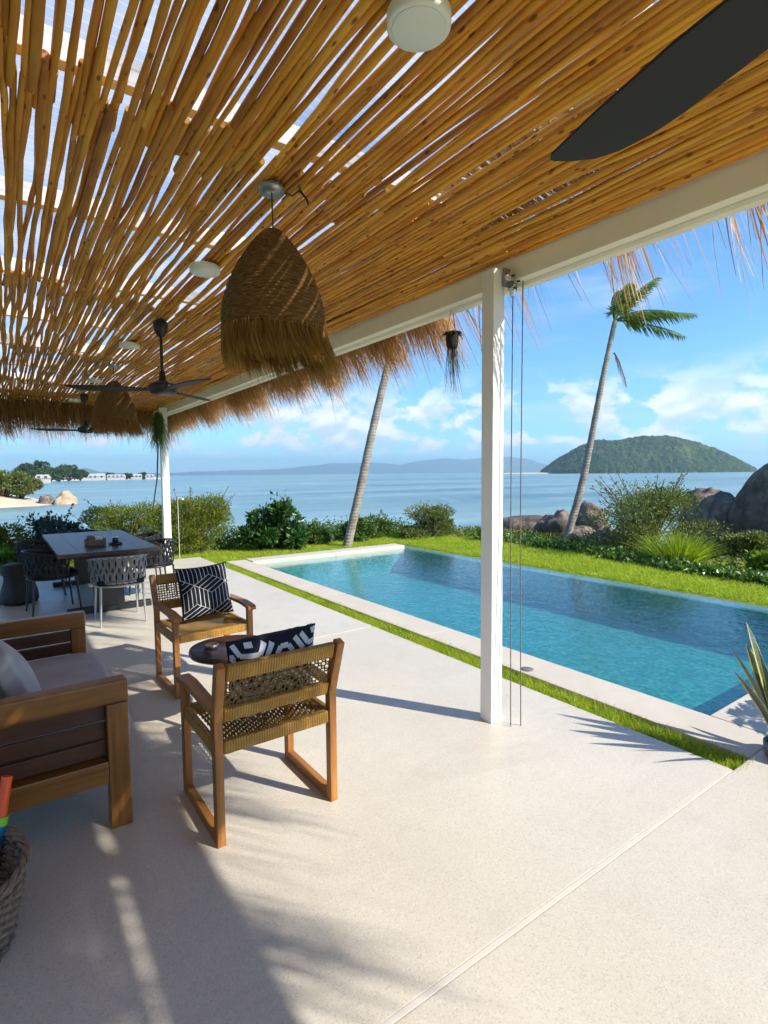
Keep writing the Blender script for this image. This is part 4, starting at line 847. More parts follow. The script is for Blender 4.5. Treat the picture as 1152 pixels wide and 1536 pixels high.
# ------------------------------------------------------------------ raffia pendants
def pendant():
    c = empty('pendant_lamp', (0, 0, 0)); zc = ceil_z(1.1)
    MB().lathe([(0.0, zc), (0.058, zc), (0.060, zc - 0.006), (0.058, zc - 0.028), (0.0, zc - 0.030)][::-1], 28).build('ceiling_rose', M_GREYMETAL, c)
    MB().tube([(0, 0, zc - 0.029), (0.003, 0.002, 2.73)], 0.0035, 6).build('cord', M_BLACK, c)
    prof = []; zt, zb = 2.735, 2.255
    for i in range(121):
        t = i / 120; z = zt + (zb - zt) * t; r = 0.035 + 0.205 * math.sin(math.pi / 2 * min(1, t * 1.12)) ** 0.82 if t > 0 else 0.03
        r += 0.0035 * math.sin(2 * math.pi * i / 4.0); prof.append((r, z))
    ws_ = MB().lathe(prof, 72, fn=lambda t, i: 1 + 0.012 * math.sin(48 * t + (i // 4) * math.pi) + 0.02 * math.sin(3 * t + 0.6)).build('woven_shade', M_RAFFIA_W, c)
    n = 3600; a = rng.uniform(0, 2 * np.pi, n); r = 0.236 + rng.uniform(-0.006, 0.008, n)
    P = np.column_stack([r * np.cos(a), r * np.sin(a), 2.262 + rng.uniform(-0.02, 0.02, n)])
    D = unit(np.column_stack([0.10 * np.cos(a) + rng.normal(0, 0.07, n), 0.10 * np.sin(a) + rng.normal(0, 0.07, n), -np.ones(n)]))
    cl = np.array([mnoise.noise((math.cos(t) * 4, math.sin(t) * 4, 1.0)) for t in a])
    o = ribbons('raffia_fringe', P, D, np.clip(0.125 + 0.05 * cl + rng.normal(0, 0.03, n), 0.06, 0.3), rng.uniform(0.0015, 0.0036, n), M_RAFFIA, ws_, 3, 0.0, (0.16, -0.16, 0)); o['kind'] = 'stuff'
    n = 260; t = rng.uniform(0.05, 1, n); a = rng.uniform(0, 2 * np.pi, n); idx = (t * 120).astype(int); r = np.array([prof[i][0] for i in idx]) + 0.002; z = np.array([prof[i][1] for i in idx])
    P = np.column_stack([r * np.cos(a), r * np.sin(a), z]); D = unit(np.column_stack([np.cos(a) * 0.35 - np.sin(a) * rng.normal(0, 1, n), np.sin(a) * 0.35 + np.cos(a) * rng.normal(0, 1, n), rng.normal(0, 0.5, n)]))
    o = ribbons('loose_raffia', P, D, rng.uniform(0.01, 0.028, n), rng.uniform(0.001, 0.002, n), M_RAFFIA, ws_, 2); o['kind'] = 'stuff'
    return c
def m_raffw():
    t = NT('woven_raffia'); v = t.coord('Object', (1, 1, 1)); a = t.noise(t.coord('Object', (30, 30, 160)), 1.0, 4); b = t.noise(v, 90, 3)
    col = t.ramp(a, [(0.3, (0.085, 0.040, 0.012)), (0.5, (0.17, 0.085, 0.026)), (0.72, (0.27, 0.15, 0.05))])
    p = t.pbr(col, 0.8, t.bump(t.mix(0.5, a, b), 0.8, 0.006), 0, 0.2); tr = t.n('ShaderNodeBsdfTranslucent'); t.l(col, tr.inputs['Color'])
    mx = t.n('ShaderNodeMixShader'); mx.inputs[0].default_value = 0.12; t.l(p, mx.inputs[1]); t.l(tr.outputs[0], mx.inputs[2]); return t.done(mx.outputs[0])
M_RAFFIA_W = m_raffw()
p0 = pendant(); p0.location = (1.10, 2.42, 0); tag(p0, 'large fringed raffia pendant lamp nearest the camera', 'pendant lamp', 'raffia pendant lamps')
wire = MB().tube([(1.155, 2.40, 2.915), (1.19, 2.385, 2.905), (1.215, 2.36, 2.93), (1.22, 2.35, 2.97)], 0.004, 6); wire.tube([(1.215, 2.36, 2.925), (1.235, 2.335, 2.885), (1.24, 2.325, 2.86)], 0.0055, 6)
w_ = wire.build('loose_wire', M_BLACK); tag(w_, 'loose black wire poking from the poles beside the near pendant', 'wire')
p1 = copy_tree(p0); p1.location = (1.19, 7.25, 0); p1.rotation_euler.z = R(20); tag(p1, 'fringed raffia pendant lamp farther away over the dining table', 'pendant lamp', 'raffia pendant lamps')
# ------------------------------------------------------------------ blind pulley and its ropes on the near post
pu = empty('rope_pulley', (2.60, 2.27, 2.78)); tag(pu, 'metal pulley bracket at the top of the near white post', 'pulley')
MB().box((-0.05, 0.030, -0.055), (0.01, 0.0425, 0.055), 0.003).build('bracket', M_GREYMETAL, pu)
for k, (dx, dz, r) in enumerate(((-0.02, 0.0, 0.030), (0.028, -0.022, 0.026), (0.0, -0.065, 0.02))):
    wh_ = MB().tube([(dx, 0.028, dz), (dx, -0.012, dz)], r, 18).build('wheel', M_CHROME, pu); MB().tube([(dx, 0.029, dz), (dx, -0.02, dz)], 0.007, 10).build('axle', M_BLACK, wh_)
MB().tube([(-0.01, 0.0, -0.082), (-0.01, 0.0, -0.12)], [0.018, 0.013], 12).build('cleat', M_CHROME, pu)
M_ROPE = mat_simple('dark_cord', (0.16, 0.13, 0.11), 0.8, 0.2, 60, 0.3)
for k, (x0, x1, lab) in enumerate(((2.585, 2.555, 'thin dark blind cord hanging closest to the near white post'), (2.640, 2.615, 'thin dark blind cord hanging farther right of the near white post'))):
    mb = MB(); mb.tube([(x0, 2.262 - 0.03 * k, 2.755), (x0 - 0.003, 2.262 - 0.03 * k, 1.3), (x1, 2.225 - 0.03 * k, 0.0)], 0.0038, 6); tag(mb.build('blind_cord', M_ROPE), lab, 'cord', 'cords at the near post')
# ------------------------------------------------------------------ hanging plants
hp = empty('hanging_orchid', (2.68, 2.90, 2.47)); tag(hp, 'dark hanging pot with trailing grey roots under the eave', 'hanging plant')
mb = MB().lathe([(0.0, 0.0), (0.03, 0.005), (0.042, 0.04), (0.046, 0.09), (0.044, 0.13), (0.036, 0.132), (0.03, 0.10), (0, 0.09)], 20, fn=lambda t, i: 1 + 0.06 * math.sin(5 * t + i)); mb.build('pot', mat_simple('coconut_husk', (0.014, 0.010, 0.008), 0.9, 0.3, 30, 0.6), hp)
for k in range(3): a = R(120 * k + 20); MB().tube([(0.042 * math.cos(a), 0.042 * math.sin(a), 0.125), (0.004 * math.cos(a), 0.004 * math.sin(a), 0.30)], 0.0016, 5).build('wire', M_BLACK, hp)
n = 90; P = np.column_stack([rng.normal(0, 0.02, n), rng.normal(0, 0.02, n), np.full(n, 0.005)]); D = unit(np.column_stack([rng.normal(0, 0.08, n), rng.normal(0, 0.08, n), -np.ones(n)]))
ribbons('roots', P, D, rng.uniform(0.08, 0.36, n), rng.uniform(0.0012, 0.0028, n), mat_simple('grey_roots', (0.14, 0.14, 0.11), 0.9, 0.2, 20, 0.2), hp, 4, 0.0, (0.05, -0.05, 0))
n = 46; a = rng.uniform(0, 6.28, n); P = np.column_stack([0.03 * np.cos(a), 0.03 * np.sin(a), np.full(n, 0.12)]); D = unit(np.column_stack([np.cos(a), np.sin(a), rng.uniform(0.1, 1.2, n)]))
ribbons('leaves', P, D, rng.uniform(0.03, 0.08, n), rng.uniform(0.005, 0.011, n), mat_leaf('dull_leaves', [(0.02, 0.014, 0.01), (0.05, 0.03, 0.018)]), hp, 3, 0.8)
hm = empty('hanging_moss', (2.33, 10.05, 2.72)); tag(hm, 'green trailing hanging plant beside the far white post', 'hanging plant')
n = 420; a = rng.uniform(0, 6.28, n); P = np.column_stack([0.06 * np.cos(a) * rng.random(n), 0.06 * np.sin(a) * rng.random(n), rng.uniform(-0.35, 0.0, n)]); D = unit(np.column_stack([rng.normal(0, 0.35, n), rng.normal(0, 0.35, n), -np.ones(n)]))
ribbons('foliage', P, D, rng.uniform(0.12, 0.42, n), rng.uniform(0.003, 0.009, n), M_LEAF_M, hm, 4, 0.2)
MB().tube([(0, 0, -0.02), (0, 0, 0.15)], 0.004, 6).build('cord', M_BLACK, hm)
MB().tube([(-0.02, 0, -0.55), (-0.05, 0.05, -1.2), (-0.14, 0.08, -1.75)], 0.012, 6).build('dry_stem', mat_simple('dry_stem', (0.06, 0.045, 0.03), 0.9), hm)
sh = empty('garden_shower', (2.78, 10.72, 0)); tag(sh, 'thin white garden shower pipe beside the far white post', 'shower')
MB().tube([(0, 0, -0.04), (0, 0, 1.12), (0.02, 0.0, 1.17), (0.08, 0.0, 1.16)], 0.0042, 8).build('pipe', M_WHITE, sh); MB().lathe([(0, 0.03), (0.012, 0.03), (0.035, 0.0), (0, -0.004)][::-1], 16, (0.09, 0, 1.125)).build('shower_head', M_WHITE, sh)
# ------------------------------------------------------------------ shrubs, palms, rocks
def leaves(C, n_dir, length, width, up_bias=0.3, spread=None):
    """rhombic leaves at C (n,3); returns verts, quads"""
    n = len(C); d = rng.normal(0, 1, (n, 3)); d[:, 2] = d[:, 2] * 0.7 + up_bias
    if n_dir is not None: d = d * 0.6 + n_dir * 1.1
    d = unit(d); s = np.cross(d, rng.normal(0, 1, (n, 3))); s = unit(s); nr = np.cross(d, s)
    L = (length * rng.uniform(0.6, 1.25, n))[:, None]; W = (width * rng.uniform(0.7, 1.2, n))[:, None]
    V = np.empty((n, 4, 3)); V[:, 0] = C; V[:, 1] = C + d * L * 0.45 + s * W + nr * W * 0.25; V[:, 2] = C + d * L; V[:, 3] = C + d * L * 0.45 - s * W + nr * W * 0.25
    return V
def quads(Vs): V = np.concatenate(Vs).reshape(-1, 3); return V, np.arange(len(V)).reshape(-1, 4)
def bush(name, label, cat, base, rx, ry, h, n, ll, lw, mat, nclump=14, style='round', twig=10, group=None, seed=0, open_=0.35, lean=(0, 0)):
    r = np.random.default_rng(seed + 100); base = np.array(base, float); root = empty(name, base); tag(root, label, cat, group)
    ctr = []
    for k in range(nclump):
        a = r.uniform(0, 2 * np.pi); q = r.uniform(0.1, 1.0) ** 0.6; z = r.uniform(0.18, 0.95); taper = math.sqrt(max(0.05, 1 - (max(0, z - 0.35) / 0.75) ** 2))
        ctr.append((rx * q * taper * math.cos(a) * 0.8 + lean[0] * z, ry * q * taper * math.sin(a) * 0.8 + lean[1] * z, h * z * (0.85 if style == 'round' else 1.0)))
    ctr = np.array(ctr); Vs = []; per = n // nclump
    for c in ctr:
        rad = r.uniform(0.24, 0.42) * min(rx, h * 0.8); p = r.normal(0, 1, (per, 3)); p = p / np.linalg.norm(p, axis=1)[:, None]; rr_ = rad * r.uniform(open_, 1.0, per) ** 0.6
        P = c + p * rr_[:, None] * (np.array([1.1, 1.1, 0.75]) if style == 'round' else np.array([1.35, 1.35, 0.5])); P = P[P[:, 2] > 0.02]
        Vs.append(leaves(P, p[:len(P)], ll, lw))
    # shoots that break the outline
    mbs = MB(); tops = []
    for k in range(twig):
        a = r.uniform(0, 2 * np.pi); e = np.array([math.cos(a) * rx * r.uniform(0.3, 1.05) + lean[0], math.sin(a) * ry * r.uniform(0.3, 1.05) + lean[1], h * r.uniform(0.75, 1.15)]); m_ = e * np.array([0.4, 0.4, 0.55])
        t = np.linspace(0, 1, 7)[:, None]; cv = 2 * t * (1 - t) * m_ + t * t * e; mbs.tube([tuple(p) for p in cv], [0.014 * (1 - 0.8 * q) * max(0.6, h) for q in np.linspace(0, 1, 7)], 5)
        t = r.uniform(0.45, 1.0, 34)[:, None]; P = 2 * t * (1 - t) * m_ + t * t * e + r.normal(0, ll * 0.35, (34, 3)); dd = unit(np.tile(e - m_, (34, 1)) + r.normal(0, 0.5, (34, 3)) * np.linalg.norm(e - m_)); Vs.append(leaves(P, dd, ll, lw))
    for c in ctr: mbs.tube([(c[0] * 0.1, c[1] * 0.1, -0.15), (c[0] * 0.5, c[1] * 0.5, c[2] * 0.6), tuple(c)], [0.02 * max(0.5, h), 0.013 * max(0.5, h), 0.005], 5)
    V, F = quads(Vs); npmesh('foliage', V, F, mat, root); mbs.build('stems', M_BARK, root); return root
GR = 'shrubs along the garden edge'
bush('shrub', 'large feathery yellow-green shrub right of the far white post', 'shrub', (3.35, 11.7, -0.15), 1.0, 0.8, 1.32, 26000, 0.055, 0.010, M_LEAF_Y, 26, 'round', 22, GR, 1)
bush('shrub', 'yellow-green shrub behind the far white post and table', 'shrub', (2.35, 13.6, -0.3), 1.25, 0.8, 1.25, 20000, 0.06, 0.011, M_LEAF_Y, 22, 'round', 16, GR, 2)
bush('shrub', 'dark glossy broad-leaved shrub left of the leaning palm trunk', 'shrub', (4.85, 10.95, -0.08), 0.68, 0.6, 1.12, 5200, 0.12, 0.036, M_LEAF_D, 20, 'round', 6, GR, 3)
bush('shrub', 'small low green shrub at the left foot of the leaning palm', 'shrub', (5.95, 11.3, -0.08), 0.55, 0.5, 0.55, 4000, 0.07, 0.018, M_LEAF_M, 14, 'round', 8, GR, 4)
bush('shrub', 'bright mid-green shrub just right of the leaning palm trunk', 'shrub', (7.5, 11.2, -0.1), 0.95, 0.6, 0.66, 9000, 0.075, 0.02, M_LEAF_M, 20, 'round', 10, GR, 5)
bush('shrub', 'spiky feathery shrub in front of the sea left of the near post', 'shrub', (8.95, 10.45, -0.12), 0.85, 0.55, 0.85, 7000, 0.085, 0.012, M_LEAF_O, 18, 'open', 22, GR, 6)
bush('shrub', 'blue-green shrub behind the left of the dining table', 'shrub', (0.95, 13.6, -0.3), 0.75, 0.6, 1.15, 5000, 0.085, 0.026, M_LEAF_T, 18, 'round', 10, GR, 7)
bush('shrub', 'olive green shrub at the left edge behind the table', 'shrub', (-0.05, 13.1, -0.3), 0.75, 0.6, 1.0, 9000, 0.07, 0.016, M_LEAF_Y, 18, 'round', 10, GR, 8)
bush('shrub', 'low bright lime plant at the terrace edge on the far left', 'shrub', (0.25, 11.75, -0.1), 0.7, 0.5, 0.42, 4200, 0.075, 0.024, M_LEAF_B, 16, 'round', 6, GR, 9)
bush('shrub', 'light green shrub behind the far end of the dining table', 'shrub', (1.75, 12.6, -0.2), 0.7, 0.5, 0.72, 6000, 0.06, 0.014, M_LEAF_M, 16, 'round', 14, GR, 10)
bush('shrub', 'tall airy olive shrub in front of the boulders on the right', 'shrub', (10.95, 5.85, -0.15), 1.65, 1.0, 1.55, 11000, 0.075, 0.013, M_LEAF_O, 30, 'open', 26, GR, 11, 0.1)
bush('shrub', 'small bright broad-leaved plant at the lawn edge far right', 'shrub', (9.75, 3.35, -0.1), 0.42, 0.36, 0.42, 1500, 0.11, 0.036, M_LEAF_B, 12, 'round', 5, GR, 12)
bush('shrub', 'scrubby olive bush growing against the big boulder', 'shrub', (11.5, 4.25, -0.3), 0.55, 0.4, 0.68, 3200, 0.08, 0.014, M_LEAF_O, 14, 'open', 16, GR, 13, 0.15)
bush('shrub', 'low shrub below the lawn to the right of the near post', 'shrub', (9.6, 9.1, -0.1), 0.4, 0.4, 0.34, 2200, 0.07, 0.016, M_LEAF_M, 10, 'round', 8, GR, 14)
# grass clump
gc = empty('grass_clump', (9.75, 4.70, -0.08)); tag(gc, 'bright arching grass clump at the lawn edge before the boulders', 'grass clump')
n = 1000; a = rng.uniform(0, 6.28, n); q = rng.uniform(0, 1, n) ** 0.7; P = np.column_stack([0.32 * q * np.cos(a), 0.32 * q * np.sin(a), np.zeros(n)]); D = unit(np.column_stack([np.cos(a) * q * 0.75 + rng.normal(0, 0.2, n), np.sin(a) * q * 0.75 + rng.normal(0, 0.2, n), np.ones(n)]))
ribbons('blades', P, D, rng.uniform(0.45, 0.95, n), rng.uniform(0.005, 0.010, n), mat_leaf('clump_blades', [(0.13, 0.21, 0.012), (0.24, 0.33, 0.025), (0.38, 0.44, 0.06)], 0.5, 0.45, 0.3), gc, 5, 0.30)
# ground cover hedge along the lawn edge
pts = []
for i in range(9000):
    t = rng.random(); x = 9.95 - 1.0 * t + 0.30 * mnoise.noise((t * 6, 1, 0)) + rng.normal(0, 0.14); y = 9.0 - 6.4 * t; pts.append((x, y, H(x, y) + 0.02 + abs(rng.normal(0, 0.05))))
V, F = quads([leaves(np.array(pts), None, 0.085, 0.030, 0.6)]); o = npmesh('ground_cover', V, F, mat_leaf('ground_cover_leaves', [(0.06, 0.13, 0.02), (0.12, 0.22, 0.035), (0.20, 0.31, 0.08)], 0.35, 0.25, 0.5)); o['kind'] = 'stuff'
pts = []
for i in range(9000):
    x = rng.uniform(9.4, 13.5); y = rng.uniform(2.0, 11.5); pts.append((x, y, H(x, y) + 0.02 + abs(rng.normal(0, 0.05))))
V, F = quads([leaves(np.array(pts), None, 0.10, 0.022, 0.6)]); o = npmesh('undergrowth', V, F, M_LEAF_O); o['kind'] = 'stuff'
pts = []
for i in range(16000):
    x = rng.uniform(-2, 9.5); y = rng.uniform(11.4, 15.5); pts.append((x, y, H(x, y) + 0.02 + abs(rng.normal(0, 0.14))))
V, F = quads([leaves(np.array(pts), None, 0.10, 0.020, 0.7)]); o = npmesh('undergrowth', V, F, M_LEAF_M); o['kind'] = 'stuff'
# rocks
def rock(label, loc, sx_, sy_, sz_, rz, seed, sub=4, rough=0.34, flat=0.0, mat=None):
    bm = bmesh.new(); bmesh.ops.create_icosphere(bm, subdivisions=sub, radius=1.0)
    for v in bm.verts:
        p = v.co.copy(); d = rough * mnoise.noise(p * 1.1 + Vector((seed * 3.1, 0, seed))) + rough * 0.45 * mnoise.noise(p * 2.6 + Vector((seed, 5, 0))) + rough * 0.26 * mnoise.noise(p * 5.5 + Vector((0, seed, 9)))
        cell = mnoise.cell(p * 1.6 + Vector((seed, seed * 2, 0))) * rough * 0.16; p = p * (1 + d + cell)
        if flat and p.z > flat: p.z = flat + (p.z - flat) * 0.35
        v.co = Vector((p.x * sx_, p.y * sy_, p.z * sz_))
    bm.verts.index_update(); o = MB().add([v.co for v in bm.verts], [[v.index for v in f.verts] for f in bm.faces], True).build('boulder', mat or M_ROCK); bm.free(); o.location = loc; o.rotation_euler.z = rz
    tag(o, label, 'boulder', 'granite boulders at the shore'); return o
rock('huge dark granite boulder rising at the right edge of the picture', (13.6, 3.75, 0.25), 1.55, 1.3, 1.75, 0.4, 1, 5)
rock('pale rounded rock resting on top of the huge boulder', (13.35, 3.9, 1.88), 0.42, 0.4, 0.34, 0.3, 2)
rock('grey boulder leaning against the left side of the huge boulder', (13.4, 5.75, 0.15), 0.75, 0.7, 0.9, 0.9, 3, 5)
rock('low rounded boulder in front of the huge boulder', (12.3, 4.4, -0.35), 0.7, 0.6, 0.7, 0.9, 4)
rock('flat broad pale rock left of the curved palm trunk', (13.0, 10.4, -0.05), 1.25, 0.6, 0.52, -0.9, 5, 4, 0.22, 0.5)
rock('long flat slab of rock below the broad pale one', (12.2, 9.9, -0.35), 1.2, 0.5, 0.42, -0.85, 6, 4, 0.22, 0.5)
rock('dark jagged rock at the foot of the curved palm', (11.75, 8.75, -0.05), 0.5, 0.45, 0.6, 0.2, 7, 4, 0.45)
rock('dark pointed rock just right of the curved palm trunk', (13.2, 8.75, -0.05), 0.62, 0.45, 0.75, 1.2, 8, 4, 0.42)
rock('smooth pinkish boulder right of the curved palm foot', (11.3, 7.65, -0.12), 0.52, 0.45, 0.40, 0.5, 9)
rock('wedge-shaped pale rock behind the ground cover leaves', (11.0, 6.85, -0.22), 0.62, 0.42, 0.46, 0.4, 10)
rock('ochre boulder seen through the left of the airy shrub', (11.95, 6.75, -0.1), 0.48, 0.5, 0.56, 1.9, 11)
rock('small pale rock in the bushes near the leaning palm', (6.6, 11.6, 0.0), 0.28, 0.2, 0.16, 0.6, 12, 3)
rock('sandy peaked rock on the tip of the left beach', (8.8, 103.0, -2.9), 1.8, 1.5, 2.0, 0.4, 13, 4, 0.35, 0, mat_simple('sandstone', (0.42, 0.31, 0.20), 0.9, 0.2, 1.0, 0.5))
rock('small dark rock beside the sandy one on the left beach', (6.2, 103.5, -2.7), 1.2, 1.0, 1.2, 0.2, 14)
# palms
def frond(mbv, base, az, elev, L, droop, leaf_l, nl=62, wind=(0, 0, 0), fold=0.5, w=0.021):
    d = Vector((math.cos(az) * math.cos(elev), math.sin(az) * math.cos(elev), math.sin(elev))); wind = Vector(wind); pts = []
    for i in range(13): t = i / 12; pts.append(base + d * (L * t) + (Vector((0, 0, -droop)) + wind) * (L * t * t))
    mbv[0].tube(pts, [0.022 * (1 - 0.85 * i / 12) + 0.003 for i in range(13)], 5)
    for i in range(nl):
        t = 0.12 + 0.86 * i / nl; k = min(11, int(t * 12)); f = t * 12 - k; p = pts[k].lerp(pts[k + 1], f); tg = (pts[k + 1] - pts[k]).normalized(); sd = tg.cross(Vector((0, 0, 1))).normalized()
        for s in (-1, 1):
            ll = leaf_l * math.sin(math.pi * (0.12 + 0.85 * t)) ** 0.6 * rnd.uniform(0.85, 1.12); dr = (sd * s * 0.8 + tg * 0.65 + Vector((0, 0, -fold * rnd.uniform(0.5, 1.4))) + wind * 1.6).normalized(); up = dr.cross(tg).normalized()
            q = p + dr * ll; wv = tg * w; mbv[1].append([p - wv * 0.4, p + dr * ll * 0.45 - wv, q + Vector((0, 0, -0.2 * ll)), p + dr * ll * 0.45 + wv])
def palm(name, label, pts, r0, r1, fronds, dry=()):
    root = empty(name, pts[0]); inv = Matrix.Translation(-Vector(pts[0])); tag(root, label, 'palm tree', 'leaning coconut palms'); P = [Vector(p) for p in pts]; m = len(P) - 1; cv = []
    for i in range(m * 8 + 1):
        t = i / 8; k = min(m - 1, int(t)); f = t - k; p0, p1, p2, p3 = P[max(0, k - 1)], P[k], P[k + 1], P[min(m, k + 2)]
        cv.append(0.5 * ((2 * p1) + (p2 - p0) * f + (2 * p0 - 5 * p1 + 4 * p2 - p3) * f * f + (3 * p1 - p0 - 3 * p2 + p3) * f ** 3))
    n = len(cv); rad = [r1 + (r0 - r1) * (1 - i / n) ** 1.4 + (0.006 if i % 2 else 0) for i in range(n)]
    o = MB().tube(cv, rad, 14).build('trunk', M_PALMTRUNK, root); o.matrix_parent_inverse = inv
    for lst, mt, nm in ((fronds, M_PALMLEAF, 'frond'), (dry, M_DRYPALM, 'dry_frond')):
        for kw in lst:
            kw = dict(kw); kw['base'] = cv[-1] + Vector(kw.pop('off', (0, 0, 0))); mb = MB(); lv = []; frond((mb, lv), **kw)
            for q in lv: mb.add(q, [(0, 1, 2, 3)])
            o = mb.build(nm, mt, root); o.matrix_parent_inverse = inv
    return root
W = (0.30, -0.22, 0.0)
palm('palm_tree', 'curved slender palm on the right with its crown blown sideways', [(10.75, 7.8, -0.2), (11.25, 7.72, 1.15), (11.55, 7.66, 2.35), (11.82, 7.60, 3.6), (12.10, 7.55, 4.7), (12.22, 7.52, 5.2)], 0.092, 0.052,
     [dict(az=R(-40), elev=R(20), L=1.45, droop=0.26, leaf_l=0.50, wind=W), dict(az=R(-30), elev=R(5), L=1.3, droop=0.36, leaf_l=0.48, wind=W), dict(az=R(-60), elev=R(34), L=1.15, droop=0.5, leaf_l=0.40, wind=W), dict(az=R(-28), elev=R(66), L=1.35, droop=0.14, leaf_l=0.38, wind=W),
      dict(az=R(60), elev=R(74), L=1.45, droop=0.25, leaf_l=0.42, wind=W), dict(az=R(140), elev=R(72), L=1.2, droop=0.35, leaf_l=0.42, wind=W), dict(az=R(200), elev=R(78), L=1.15, droop=0.3, leaf_l=0.40, wind=W)],
     [dict(az=R(-40), elev=R(-50), L=0.5, droop=0.9, leaf_l=0.25, nl=14, off=(-0.02, 0.0, -0.75))])
palm('palm_tree', 'leaning palm trunk behind the far end of the pool', [(6.30, 10.30, -0.1), (6.62, 10.22, 1.2), (6.95, 10.15, 2.6), (7.30, 10.05, 4.0), (7.75, 9.95, 5.6), (8.2, 9.85, 7.2)], 0.10, 0.07,
     [dict(az=R(40 * k), elev=R(20 + 25 * (k % 2)), L=2.3, droop=0.55, leaf_l=0.55, wind=(0.2, -0.15, 0)) for k in range(9)])
# snake plant in a pot at the right edge
sp = empty('snake_plant', (3.50, 1.05, 0.0)); tag(sp, 'tall yellow-edged snake plant at the right edge beside the pool corner', 'potted plant')
def m_snake():
    t = NT('snake_leaf'); tc_ = t.n('ShaderNodeUVMap'); s_ = t.n('ShaderNodeSeparateXYZ'); t.l(tc_.outputs[0], s_.inputs[0]); v = t.coord('Object', (6, 6, 40)); n_ = t.noise(v, 1.0, 4)
    mid = t.ramp(n_, [(0.35, (0.030, 0.055, 0.030)), (0.65, (0.085, 0.125, 0.06))]); ed = t.math('ABSOLUTE', t.math('SUBTRACT', s_.outputs[0], 0.5)); col = t.mix(t.ramp(ed, [(0.36, 0.0), (0.42, 1.0)]), mid, (0.52, 0.46, 0.12)); return t.done(t.pbr(col, 0.35, None, 0, 0.5))
M_SNAKE = m_snake()
def snake_leaf(x, y, az, tilt, L, w, tw):
    me = bpy.data.meshes.new('leaf'); vs = []; fs = []; uv = []; n = 14
    for i in range(n + 1):
        t = i / n; ww = w * (0.55 + 0.9 * t) if t < 0.5 else w * (1.0 - ((t - 0.5) / 0.5) ** 2.2) + 0.0005; r_ = L * t * math.sin(tilt) * (0.6 + 0.6 * t); c = Vector((x + r_ * math.cos(az), y + r_ * math.sin(az), 0.06 + L * t * math.cos(tilt)))
        a = az + math.pi / 2 + tw * t; s_ = Vector((math.cos(a), math.sin(a), 0)); nn = Vector((math.cos(a + 1.57), math.sin(a + 1.57), 0))
        vs += [c - s_ * ww, c + nn * ww * 0.35, c + s_ * ww]
        if i: b = (i - 1) * 3; fs += [(b, b + 1, b + 4, b + 3), (b + 1, b + 2, b + 5, b + 4)]
    me.from_pydata([tuple(p) for p in vs], [], fs); ul = me.uv_layers.new(name='UVMap')
    for lp in me.loops: ul.data[lp.index].uv = ((lp.vertex_index % 3) / 2.0, (lp.vertex_index // 3) / n)
    me.polygons.foreach_set('use_smooth', [True] * len(fs)); me.materials.append(M_SNAKE); link(bpy.data.objects.new('leaf', me), sp)
MB().lathe([(0.0, 0.0005), (0.11, 0.0005), (0.118, 0.02), (0.122, 0.075), (0.118, 0.08), (0.108, 0.078), (0.106, 0.06), (0, 0.058)], 32).build('pot', mat_simple('planter', (0.16, 0.15, 0.14), 0.7, 0.15, 10, 0.3), sp)
MB().lathe([(0.106, 0.062), (0.08, 0.068), (0, 0.070)], 24).build('soil', M_SOIL, sp)
for az_, tl_, L_, w_, tw_ in [(146, 27, 0.50, 0.040, 0.3), (150, 13, 0.62, 0.044, -0.4), (120, 20, 0.56, 0.042, 0.5), (178, 19, 0.58, 0.045, 0.2), (95, 12, 0.68, 0.042, -0.3), (205, 30, 0.46, 0.042, 0.4), (235, 16, 0.60, 0.040, -0.2), (270, 24, 0.52, 0.042, 0.3), (310, 14, 0.64, 0.040, 0.5), (345, 28, 0.48, 0.042, -0.3), (20, 15, 0.60, 0.044, 0.2), (60, 26, 0.54, 0.040, -0.5)]:
    a = R(az_); snake_leaf(0.06 * math.cos(a), 0.06 * math.sin(a), a, R(tl_), L_, w_, tw_)

# feathery palm growing in the lawn right of the terrace corner, throwing its shade on the coping
ar = empty('areca_palm', (4.55, 0.20, -0.04)); tag(ar, 'clumped feathery palm on the lawn right of the pool corner', 'palm')
for k in range(9):
    mb = MB(); lv = []; frond((mb, lv), base=Vector((0.10 * math.cos(k * 2.4), 0.10 * math.sin(k * 2.4), 0.0)), az=R(40 * k + 12), elev=R(62 + 12 * (k % 2)), L=rnd.uniform(1.1, 1.5), droop=0.42, leaf_l=0.34, nl=30, w=0.02)
    for q in lv: mb.add(q, [(0, 1, 2, 3)])
    mb.build('frond', M_PALMLEAF, ar)
